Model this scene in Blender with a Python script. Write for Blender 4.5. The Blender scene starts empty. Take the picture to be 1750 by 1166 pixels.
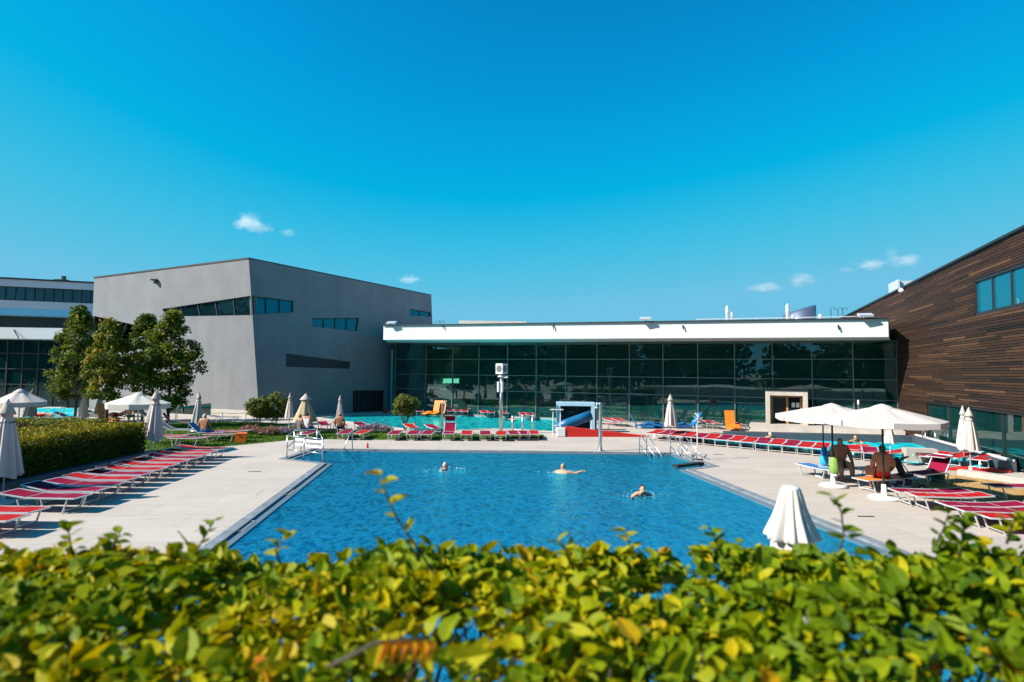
import bpy, bmesh, math, random
from mathutils import Vector as V, Matrix, noise
from mathutils.geometry import tessellate_polygon
random.seed(7)
S = bpy.context.scene
C = S.collection
R = math.radians
PI = math.pi

# ------------------------------------------------------------------ camera
HC = 3.6                                   # eye height above the pool deck
FPX = 1000.0
PITCH, ROLL = math.atan(54 / FPX), 0.010
CAMR = Matrix.Rotation(PI / 2 + PITCH, 3, 'X') @ Matrix.Rotation(ROLL, 3, 'Z')
cam_d = bpy.data.cameras.new('camera')
cam = bpy.data.objects.new('camera', cam_d)
C.objects.link(cam)
cam.matrix_world = Matrix.Translation((0, 0, HC)) @ CAMR.to_4x4()
cam_d.sensor_width = 36
cam_d.lens = FPX / 1750 * 36
cam_d.clip_start, cam_d.clip_end = 0.05, 6000
cam_d.dof.use_dof = True
cam_d.dof.focus_distance = 24
cam_d.dof.aperture_fstop = 1.55
S.camera = cam

# ------------------------------------------------------------------ world, sun, exposure
SUN_EL = R(37)
SUN_AZ = V((-math.cos(R(18)), -math.sin(R(18)), 0))     # horizontal direction towards the sun
SUN_DIR = V((SUN_AZ.x * math.cos(SUN_EL), SUN_AZ.y * math.cos(SUN_EL), math.sin(SUN_EL)))
W = bpy.data.worlds.new('World')
S.world = W
W.use_nodes = True
wn, wl = W.node_tree.nodes, W.node_tree.links
wn.clear()
w_out = wn.new('ShaderNodeOutputWorld')
w_bg = wn.new('ShaderNodeBackground')
w_sky = wn.new('ShaderNodeTexSky')
w_sky.sky_type = 'NISHITA'
w_sky.sun_disc = False
w_sky.sun_elevation = SUN_EL
w_sky.sun_rotation = math.atan2(SUN_AZ.x, SUN_AZ.y)
w_sky.air_density, w_sky.dust_density, w_sky.ozone_density = 1.0, 0.3, 2.0
w_sep = wn.new('ShaderNodeSeparateColor'); w_com = wn.new('ShaderNodeCombineColor')
wl.new(w_sky.outputs[0], w_sep.inputs[0])
def w_math(op, a, b, clamp0=False):
    m = wn.new('ShaderNodeMath'); m.operation = op; wl.new(a, m.inputs[0]); m.inputs[1].default_value = b; return m.outputs[0]
# one even colour grade of the whole sky: deep azure above, paler towards the horizon
def w_sat(src, p, k, top):                 # top * (1 - exp(-k x^p))
    e = w_math('POWER', src, p); e = w_math('MULTIPLY', e, -k)
    q = wn.new('ShaderNodeMath'); q.operation = 'EXPONENT'; wl.new(e, q.inputs[0])
    return w_math('ADD', w_math('MULTIPLY', q.outputs[0], -top), top)
wl.new(w_math('MINIMUM', w_math('MULTIPLY', w_math('MAXIMUM', w_math('SUBTRACT', w_sep.outputs[0], 1.6), .02), .60), 1.15), w_com.inputs[0])
wl.new(w_sat(w_sep.outputs[1], 2.0, .235, 3.85), w_com.inputs[1])
wl.new(w_sat(w_sep.outputs[2], 3.0, .060, 5.5), w_com.inputs[2])
wl.new(w_com.outputs[0], w_bg.inputs[0])
w_bg.inputs[1].default_value = 0.073
wl.new(w_bg.outputs[0], w_out.inputs[0])
sun_d = bpy.data.lights.new('sun', 'SUN')
sun_d.energy, sun_d.angle, sun_d.color = 5.0, R(0.53), (1.0, 0.93, 0.84)
sun = bpy.data.objects.new('sun', sun_d)
C.objects.link(sun)
sun.rotation_euler = (-SUN_DIR).to_track_quat('-Z', 'Y').to_euler()
S.view_settings.view_transform = 'Standard'
S.view_settings.look = 'None'
S.view_settings.exposure = 0.95
S.view_settings.gamma = 1.0
S.cycles.use_denoising = True
S.cycles.max_bounces = 8
S.cycles.diffuse_bounces = 2
S.cycles.transparent_max_bounces = 12
S.cycles.volume_bounces = 3
S.cycles.caustics_reflective = False
S.cycles.caustics_refractive = False

# ------------------------------------------------------------------ pixel -> place helpers (the photograph is 1750 x 1166)
def ray(x, y):
    return CAMR @ V(((x - 875) / FPX, -(y - 583) / FPX, -1))
def G(x, y, z=0.0):
    d = ray(x, y); t = (z - HC) / d.z
    return V((d.x * t, d.y * t, z))
def PY(x, y, Y):
    d = ray(x, y); t = Y / d.y
    return V((d.x * t, Y, HC + d.z * t))
def onplane(x, y, p, n):
    d = ray(x, y); o = V((0, 0, HC))
    return o + d * ((p - o).dot(n) / d.dot(n))

# ------------------------------------------------------------------ mesh builder
class MB:
    def __init__(s): s.v, s.f, s.t = [], [], []
    def add(s, vs, fs, tone=0.5):
        b = len(s.v); s.v += [tuple(v) for v in vs]
        for f in fs: s.f.append(tuple(b + i for i in f)); s.t.append(tone)
        return s
    def box(s, c, d, rz=0, tone=0.5, M=None):
        c = V(c); q = []
        m = M or Matrix.Rotation(rz, 3, 'Z')
        for sx, sy, sz in ((-1,-1,-1),(1,-1,-1),(1,1,-1),(-1,1,-1),(-1,-1,1),(1,-1,1),(1,1,1),(-1,1,1)):
            q.append(c + m @ V((sx*d[0]/2, sy*d[1]/2, sz*d[2]/2)))
        return s.add(q, ((0,3,2,1),(4,5,6,7),(0,1,5,4),(1,2,6,5),(2,3,7,6),(3,0,4,7)), tone)
    def bar(s, p0, p1, w, h=None, up=(0,0,1), tone=0.5):
        p0, p1 = V(p0), V(p1); h = h or w
        d = (p1 - p0).normalized(); u = V(up)
        if abs(d.dot(u)) > .98: u = V((1, 0, 0))
        a = d.cross(u).normalized() * w / 2; b = a.cross(d).normalized() * h / 2
        q = [p0-a-b, p0+a-b, p0+a+b, p0-a+b, p1-a-b, p1+a-b, p1+a+b, p1-a+b]
        return s.add(q, ((0,3,2,1),(4,5,6,7),(0,1,5,4),(1,2,6,5),(2,3,7,6),(3,0,4,7)), tone)
    def path(s, pts, r, n=8, cap=True, tone=0.5):
        pts = [V(p) for p in pts]; rs = r if isinstance(r, (list, tuple)) else [r] * len(pts)
        rings = []; ref = None
        for i, p in enumerate(pts):
            d = (pts[min(i+1, len(pts)-1)] - pts[max(i-1, 0)]).normalized()
            if ref is None:
                ref = V((0, 0, 1)) if abs(d.z) < .9 else V((1, 0, 0))
            a = d.cross(ref).normalized(); b = d.cross(a).normalized(); ref = -b if False else ref
            rings.append([p + (a*math.cos(2*PI*k/n) + b*math.sin(2*PI*k/n)) * rs[i] for k in range(n)])
        q = [v for g in rings for v in g]; f = []
        for i in range(len(rings)-1):
            for k in range(n):
                k2 = (k+1) % n
                f.append((i*n+k, i*n+k2, (i+1)*n+k2, (i+1)*n+k))
        if cap:
            f.append(tuple(range(n))); f.append(tuple((len(rings)-1)*n + k for k in range(n-1, -1, -1)))
        return s.add(q, f, tone)
    def tube(s, p0, p1, r, r1=None, n=8, tone=0.5):
        return s.path([p0, p1], [r, r if r1 is None else r1], n, True, tone)
    def lathe(s, prof, n=16, c=(0,0,0), mod=None, tone=0.5, cap=True):
        c = V(c); q = []; f = []
        for i, (r, z) in enumerate(prof):
            for k in range(n):
                a = 2*PI*k/n; rr = r * (mod(a, i/(len(prof)-1)) if mod else 1)
                q.append(c + V((rr*math.cos(a), rr*math.sin(a), z)))
        for i in range(len(prof)-1):
            for k in range(n):
                k2 = (k+1) % n
                f.append((i*n+k, i*n+k2, (i+1)*n+k2, (i+1)*n+k))
        if cap:
            f.append(tuple(range(n-1, -1, -1))); f.append(tuple((len(prof)-1)*n+k for k in range(n)))
        return s.add(q, f, tone)
    def prism(s, poly, z0, z1, tone=0.5, bottom=True):
        n = len(poly); q = [V((p[0], p[1], z0)) for p in poly] + [V((p[0], p[1], z1)) for p in poly]
        f = [(i, (i+1) % n, n+(i+1) % n, n+i) for i in range(n)]
        tr = tessellate_polygon([[V((p[0], p[1], 0)) for p in poly]])
        f += [(a+n, b+n, c+n) for a, b, c in tr]
        if bottom: f += [(c, b, a) for a, b, c in tr]
        return s.add(q, f, tone)
    def sheet(s, loops, z, tone=0.5):
        pts = [V((p[0], p[1], 0)) for l in loops for p in l]
        tr = tessellate_polygon([[V((p[0], p[1], 0)) for p in l] for l in loops])
        fs = []
        for a, b, c in tr:
            if (pts[b]-pts[a]).cross(pts[c]-pts[a]).z < 0: b, c = c, b
            fs.append((a, b, c))
        return s.add([V((p.x, p.y, z)) for p in pts], fs, tone)
    def ball(s, c, rad, nu=10, nv=7, M=None, tone=0.5):
        c = V(c); rad = rad if hasattr(rad, '__len__') else (rad,)*3
        q = []; f = []
        for j in range(nv+1):
            t = PI*j/nv
            for i in range(nu):
                a = 2*PI*i/nu
                p = V((rad[0]*math.sin(t)*math.cos(a), rad[1]*math.sin(t)*math.sin(a), rad[2]*math.cos(t)))
                q.append(c + (M @ p if M else p))
        for j in range(nv):
            for i in range(nu):
                i2 = (i+1) % nu
                f.append((j*nu+i, (j+1)*nu+i, (j+1)*nu+i2, j*nu+i2))
        return s.add(q, f, tone)
    def mesh(s, name, mat, smooth=False, origin=(0,0,0)):
        o = V(origin)
        me = bpy.data.meshes.new(name)
        me.from_pydata([(v[0]-o.x, v[1]-o.y, v[2]-o.z) for v in s.v], [], s.f)
        if len(set(s.t)) > 1:
            at = me.attributes.new('tone', 'FLOAT', 'FACE')
            at.data.foreach_set('value', s.t)
        if mat: me.materials.append(mat)
        if smooth: me.polygons.foreach_set('use_smooth', [True] * len(me.polygons))
        me.update()
        return me
    def build(s, name, mat, parent=None, smooth=False, origin=None, fix=True):
        if origin is None:
            origin = tuple(parent.location) if (parent is not None and parent.get('abs')) else (0, 0, 0)
            if parent is not None and parent.parent is not None and parent.parent.get('abs'):
                origin = tuple(parent.parent.location)
        me = s.mesh(name, mat, smooth, origin)
        if fix:
            b = bmesh.new(); b.from_mesh(me); bmesh.ops.recalc_face_normals(b, faces=b.faces); b.to_mesh(me); b.free()
        o = bpy.data.objects.new(name, me); C.objects.link(o)
        if parent: o.parent = parent
        return o

LABELS = {}
def tag(o, label, cat, group=None, kind=None):
    assert 4 <= len(label.split()) <= 16, label
    if label in LABELS: print('DUP LABEL', label)
    LABELS[label] = 1
    o['label'] = label; o['category'] = cat
    if group: o['group'] = group
    if kind: o['kind'] = kind
    return o
def thing(name, label, cat, loc=(0,0,0), rz=0, group=None, absolute=False):
    o = bpy.data.objects.new(name, None); C.objects.link(o)
    o.empty_display_size = .2
    o.location = loc; o.rotation_euler = (0, 0, rz)
    if absolute: o['abs'] = 1
    return tag(o, label, cat, group)
def struct(o):
    o['kind'] = 'structure'; return o
def stuff(o):
    o['kind'] = 'stuff'; return o
def single(o, loc):                       # put the origin of a one-mesh thing at a place
    o.location = loc; return o
def copy_tree(o, parent=None):
    c = o.copy(); C.objects.link(c); c.parent = parent
    for ch in o.children: copy_tree(ch, c)
    return c
ORD = ['first','second','third','fourth','fifth','sixth','seventh','eighth','ninth','tenth','eleventh','twelfth','thirteenth','fourteenth','fifteenth','sixteenth','seventeenth','eighteenth','nineteenth','twentieth']

# ------------------------------------------------------------------ materials
def nodes(name):
    m = bpy.data.materials.new(name); m.use_nodes = True
    nt = m.node_tree; nt.nodes.clear()
    out = nt.nodes.new('ShaderNodeOutputMaterial')
    return m, nt.nodes, nt.links, out
def mat(name, col, rough=.6, metal=0, spec=.5, var=None, bump=None, detail=4, alt=None, coat=0):
    m, n, l, out = nodes(name)
    p = n.new('ShaderNodeBsdfPrincipled')
    p.inputs['Base Color'].default_value = (*col, 1)
    p.inputs['Roughness'].default_value = rough
    p.inputs['Metallic'].default_value = metal
    p.inputs['Specular IOR Level'].default_value = spec
    p.inputs['Coat Weight'].default_value = coat
    l.new(p.outputs[0], out.inputs[0])
    tc = None
    if var or bump:
        tc = n.new('ShaderNodeTexCoord')
    if var:
        sc, amt = var
        t = n.new('ShaderNodeTexNoise'); t.inputs['Scale'].default_value = sc; t.inputs['Detail'].default_value = detail
        t.inputs['Roughness'].default_value = .65
        l.new(tc.outputs['Object'], t.inputs['Vector'])
        r = n.new('ShaderNodeValToRGB')
        c2 = alt or tuple(c*(1-amt) for c in col); c1 = tuple(min(1, c*(1+amt)) for c in col)
        r.color_ramp.elements[0].position, r.color_ramp.elements[1].position = .3, .7
        r.color_ramp.elements[0].color = (*c2, 1); r.color_ramp.elements[1].color = (*c1, 1)
        l.new(t.outputs[0], r.inputs[0]); l.new(r.outputs[0], p.inputs['Base Color'])
    if bump:
        sc, st = bump
        t = n.new('ShaderNodeTexNoise'); t.inputs['Scale'].default_value = sc; t.inputs['Detail'].default_value = 5
        l.new(tc.outputs['Object'], t.inputs['Vector'])
        b = n.new('ShaderNodeBump'); b.inputs['Strength'].default_value = st; b.inputs['Distance'].default_value = .02
        l.new(t.outputs[0], b.inputs['Height']); l.new(b.outputs[0], p.inputs['Normal'])
    return m
def cloth(name, col, transl=.3):
    m = mat(name, col, .75, var=(45, .12), spec=.15); n, l = m.node_tree.nodes, m.node_tree.links
    p = [x for x in n if x.type == 'BSDF_PRINCIPLED'][0]; out = [x for x in n if x.type == 'OUTPUT_MATERIAL'][0]
    tr = n.new('ShaderNodeBsdfTranslucent'); tr.inputs[0].default_value = (*col, 1); mx = n.new('ShaderNodeMixShader'); mx.inputs[0].default_value = transl
    l.new(p.outputs[0], mx.inputs[1]); l.new(tr.outputs[0], mx.inputs[2]); l.new(mx.outputs[0], out.inputs[0])
    return m
def streaky(m, sc=(2.5, 2.5, .12), amt=.16):
    n, l = m.node_tree.nodes, m.node_tree.links
    p = [x for x in n if x.type == 'BSDF_PRINCIPLED'][0]; src = p.inputs['Base Color'].links[0].from_socket
    tc = n.new('ShaderNodeTexCoord'); mp = n.new('ShaderNodeMapping'); mp.inputs['Scale'].default_value = sc; l.new(tc.outputs['Object'], mp.inputs[0])
    t = n.new('ShaderNodeTexNoise'); t.inputs['Scale'].default_value = 1; t.inputs['Detail'].default_value = 5; l.new(mp.outputs[0], t.inputs['Vector'])
    mr = n.new('ShaderNodeMapRange'); mr.inputs['From Min'].default_value = .3; mr.inputs['From Max'].default_value = .7; mr.inputs['To Min'].default_value = 1-amt; mr.inputs['To Max'].default_value = 1+amt*.4
    l.new(t.outputs[0], mr.inputs[0]); mx = n.new('ShaderNodeMix'); mx.data_type = 'RGBA'; mx.blend_type = 'MULTIPLY'; mx.inputs[0].default_value = 1
    l.new(src, mx.inputs[6]); l.new(mr.outputs[0], mx.inputs[7]); l.new(mx.outputs[2], p.inputs['Base Color'])
    return m
def tonemat(name, stops, rough=.6, transl=0, spec=.3, noise_amt=0, noise_scale=40, bump=None, trcol=None):
    """colour picked by the per-face 'tone' value"""
    m, n, l, out = nodes(name)
    a = n.new('ShaderNodeAttribute'); a.attribute_name = 'tone'
    r = n.new('ShaderNodeValToRGB')
    e = r.color_ramp.elements
    e[0].position, e[0].color = stops[0][0], (*stops[0][1], 1)
    e[1].position, e[1].color = stops[-1][0], (*stops[-1][1], 1)
    for pos, c in stops[1:-1]:
        k = e.new(pos); k.color = (*c, 1)
    fac = a.outputs['Fac']
    tc = n.new('ShaderNodeTexCoord')
    if noise_amt:
        t = n.new('ShaderNodeTexNoise'); t.inputs['Scale'].default_value = noise_scale; t.inputs['Detail'].default_value = 5
        l.new(tc.outputs['Object'], t.inputs['Vector'])
        mm = n.new('ShaderNodeMath'); mm.operation = 'MULTIPLY_ADD'; mm.inputs[1].default_value = noise_amt; mm.inputs[2].default_value = -noise_amt/2
        l.new(t.outputs[0], mm.inputs[0])
        ad = n.new('ShaderNodeMath'); ad.operation = 'ADD'
        l.new(fac, ad.inputs[0]); l.new(mm.outputs[0], ad.inputs[1]); fac = ad.outputs[0]
    l.new(fac, r.inputs[0])
    p = n.new('ShaderNodeBsdfPrincipled')
    p.inputs['Roughness'].default_value = rough; p.inputs['Specular IOR Level'].default_value = spec
    l.new(r.outputs[0], p.inputs['Base Color'])
    if transl:
        tr = n.new('ShaderNodeBsdfTranslucent'); mx = n.new('ShaderNodeMixShader'); mx.inputs[0].default_value = transl
        if trcol:
            mc = n.new('ShaderNodeMix'); mc.data_type = 'RGBA'; mc.blend_type = 'MULTIPLY'; mc.inputs[0].default_value = 1
            mc.inputs[7].default_value = (*trcol, 1); l.new(r.outputs[0], mc.inputs[6]); l.new(mc.outputs[2], tr.inputs[0])
        else: l.new(r.outputs[0], tr.inputs[0])
        l.new(p.outputs[0], mx.inputs[1]); l.new(tr.outputs[0], mx.inputs[2]); l.new(mx.outputs[0], out.inputs[0])
    else: l.new(p.outputs[0], out.inputs[0])
    return m
def glassmat(name, tint, refl=1.0, rough=0.0, wob=.02, wscale=.5, f0=1.5):
    m, n, l, out = nodes(name)
    tr = n.new('ShaderNodeBsdfTransparent'); tr.inputs[0].default_value = (*tint, 1)
    g = n.new('ShaderNodeBsdfGlossy'); g.inputs[0].default_value = (refl*.8, refl*.97, refl, 1); g.inputs['Roughness'].default_value = rough
    fr = n.new('ShaderNodeFresnel'); fr.inputs[0].default_value = f0
    mx = n.new('ShaderNodeMixShader')
    tc = n.new('ShaderNodeTexCoord'); t = n.new('ShaderNodeTexNoise'); t.inputs['Scale'].default_value = wscale; t.inputs['Detail'].default_value = 1
    l.new(tc.outputs['Object'], t.inputs['Vector'])
    b = n.new('ShaderNodeBump'); b.inputs['Strength'].default_value = wob; b.inputs['Distance'].default_value = .3
    l.new(t.outputs[0], b.inputs['Height']); l.new(b.outputs[0], g.inputs['Normal'])
    l.new(fr.outputs[0], mx.inputs[0]); l.new(tr.outputs[0], mx.inputs[1]); l.new(g.outputs[0], mx.inputs[2]); l.new(mx.outputs[0], out.inputs[0])
    return m
def bodyglass(name, tint, body, amt, **kw):
    m = glassmat(name, tint, **kw); n, l = m.node_tree.nodes, m.node_tree.links
    mx = [x for x in n if x.type == 'MIX_SHADER'][0]; tr = [x for x in n if x.type == 'BSDF_TRANSPARENT'][0]
    d = n.new('ShaderNodeBsdfDiffuse'); d.inputs[0].default_value = (*body, 1); m2 = n.new('ShaderNodeMixShader'); m2.inputs[0].default_value = amt
    l.new(tr.outputs[0], m2.inputs[1]); l.new(d.outputs[0], m2.inputs[2]); l.new(m2.outputs[0], mx.inputs[1])
    return m
def watermat(name, deep, shallow, scale, strength, rough=.06, refl=(.45, .85, 1.0)):
    """pool water: body colour with ripple light and dark painted in, under a rippled, fresnel-weighted reflection"""
    m, n, l, out = nodes(name)
    tc = n.new('ShaderNodeTexCoord')
    mp = n.new('ShaderNodeMapping'); mp.inputs['Scale'].default_value = (.95, .46, 1)
    l.new(tc.outputs['Object'], mp.inputs[0])
    def nz(sc, d, dist):
        t = n.new('ShaderNodeTexNoise'); t.inputs['Scale'].default_value = sc; t.inputs['Detail'].default_value = d
        t.inputs['Distortion'].default_value = dist; l.new(mp.outputs[0], t.inputs['Vector']); return t
    def ma(op, x, y, z=None):
        q = n.new('ShaderNodeMath'); q.operation = op
        for i, w in enumerate((x, y, z)):
            if w is None: continue
            if isinstance(w, (int, float)): q.inputs[i].default_value = w
            else: l.new(w, q.inputs[i])
        return q.outputs[0]
    big, a, b2 = nz(scale*.16, 3, .5), nz(scale, 3, .7), nz(scale*2.9, 3, 1.2)
    gust = nz(.22, 3, .3)
    h = ma('MULTIPLY_ADD', b2.outputs[0], .40, a.outputs[0]); h = ma('MULTIPLY_ADD', big.outputs[0], 1.6, h)
    bp = n.new('ShaderNodeBump'); bp.inputs['Distance'].default_value = .12
    l.new(ma('MULTIPLY_ADD', gust.outputs[0], strength*1.5, strength*.25), bp.inputs['Strength'])
    l.new(h, bp.inputs['Height'])
    v = n.new('ShaderNodeTexVoronoi'); v.feature = 'SMOOTH_F1'; v.inputs['Scale'].default_value = scale*1.25; v.inputs['Smoothness'].default_value = .35
    dm = n.new('ShaderNodeMix'); dm.data_type = 'RGBA'; dm.inputs[0].default_value = .22
    l.new(mp.outputs[0], dm.inputs[6]); l.new(a.outputs[1], dm.inputs[7]); l.new(dm.outputs[2], v.inputs['Vector'])
    f = ma('ADD', v.outputs[0], ma('MULTIPLY_ADD', gust.outputs[0], .20, -.10)); f = ma('ADD', f, ma('MULTIPLY_ADD', big.outputs[0], .24, -.12))
    r = n.new('ShaderNodeValToRGB'); e = r.color_ramp.elements
    e[0].position, e[1].position = .10, .34
    e[0].color = (*deep, 1); e[1].color = (*shallow, 1)  # ripple shade and light painted into the colour, not water depth
    k = e.new(.50); k.color = (*[min(1, c*2.6+.014) for c in shallow], 1)  # brightest stop paints the sparkle on the ripples
    l.new(f, r.inputs[0])
    d = n.new('ShaderNodeBsdfDiffuse'); l.new(r.outputs[0], d.inputs[0]); l.new(bp.outputs[0], d.inputs['Normal'])
    g = n.new('ShaderNodeBsdfGlossy'); g.inputs[0].default_value = (*refl, 1); g.inputs['Roughness'].default_value = rough; l.new(bp.outputs[0], g.inputs['Normal'])
    fr = n.new('ShaderNodeFresnel'); fr.inputs[0].default_value = 1.33; l.new(bp.outputs[0], fr.inputs['Normal'])
    mx = n.new('ShaderNodeMixShader'); l.new(ma('MULTIPLY', fr.outputs[0], .8), mx.inputs[0]); l.new(d.outputs[0], mx.inputs[1]); l.new(g.outputs[0], mx.inputs[2]); l.new(mx.outputs[0], out.inputs[0])
    return m

def deckmat():
    m, n, l, out = nodes('pale_concrete_paving')
    p = n.new('ShaderNodeBsdfPrincipled'); p.inputs['Roughness'].default_value = .85; p.inputs['Specular IOR Level'].default_value = .25
    tc = n.new('ShaderNodeTexCoord')
    mp = n.new('ShaderNodeMapping'); mp.inputs['Rotation'].default_value = (0, 0, R(-7))
    l.new(tc.outputs['Object'], mp.inputs[0])
    def nz(sc, d, vec=mp):
        t = n.new('ShaderNodeTexNoise'); t.inputs['Scale'].default_value = sc; t.inputs['Detail'].default_value = d; t.inputs['Roughness'].default_value = .7
        l.new(vec.outputs[0], t.inputs['Vector']); return t
    big, fine = nz(.35, 6), nz(9, 6)
    st = n.new('ShaderNodeMapping'); st.inputs['Scale'].default_value = (.35, 5.5, 1); l.new(mp.outputs[0], st.inputs[0])
    streak = nz(1.0, 4, st)
    a1 = n.new('ShaderNodeMath'); a1.operation = 'MULTIPLY_ADD'; a1.inputs[1].default_value = .55; l.new(streak.outputs[0], a1.inputs[0])
    a2 = n.new('ShaderNodeMath'); a2.operation = 'MULTIPLY_ADD'; a2.inputs[1].default_value = .35; a2.inputs[2].default_value = .05
    l.new(fine.outputs[0], a2.inputs[0]); l.new(a2.outputs[0], a1.inputs[2])
    a3 = n.new('ShaderNodeMath'); a3.operation = 'MULTIPLY_ADD'; a3.inputs[1].default_value = .62; l.new(big.outputs[0], a3.inputs[0]); l.new(a1.outputs[0], a3.inputs[2])
    r = n.new('ShaderNodeValToRGB'); e = r.color_ramp.elements
    e[0].position, e[0].color = .50, (.20, .17, .145, 1); e[1].position, e[1].color = .98, (.475, .42, .37, 1)
    k = e.new(.68); k.color = (.395, .35, .31, 1)
    l.new(a3.outputs[0], r.inputs[0])
    br = n.new('ShaderNodeTexBrick'); br.inputs['Scale'].default_value = 1; br.inputs['Brick Width'].default_value = 2.4; br.inputs['Row Height'].default_value = 1.2
    br.inputs['Mortar Size'].default_value = .006; br.inputs['Color1'].default_value = (1, 1, 1, 1); br.inputs['Color2'].default_value = (.90, .895, .885, 1); br.inputs['Mortar'].default_value = (.60, .57, .54, 1)
    l.new(mp.outputs[0], br.inputs['Vector'])
    mu = n.new('ShaderNodeMix'); mu.data_type = 'RGBA'; mu.blend_type = 'MULTIPLY'; mu.inputs[0].default_value = 1
    l.new(r.outputs[0], mu.inputs[6]); l.new(br.outputs[0], mu.inputs[7]); l.new(mu.outputs[2], p.inputs['Base Color'])
    b = n.new('ShaderNodeBump'); b.inputs['Strength'].default_value = .15; b.inputs['Distance'].default_value = .01
    l.new(fine.outputs[0], b.inputs['Height']); l.new(b.outputs[0], p.inputs['Normal'])
    l.new(p.outputs[0], out.inputs[0])
    return m

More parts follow.
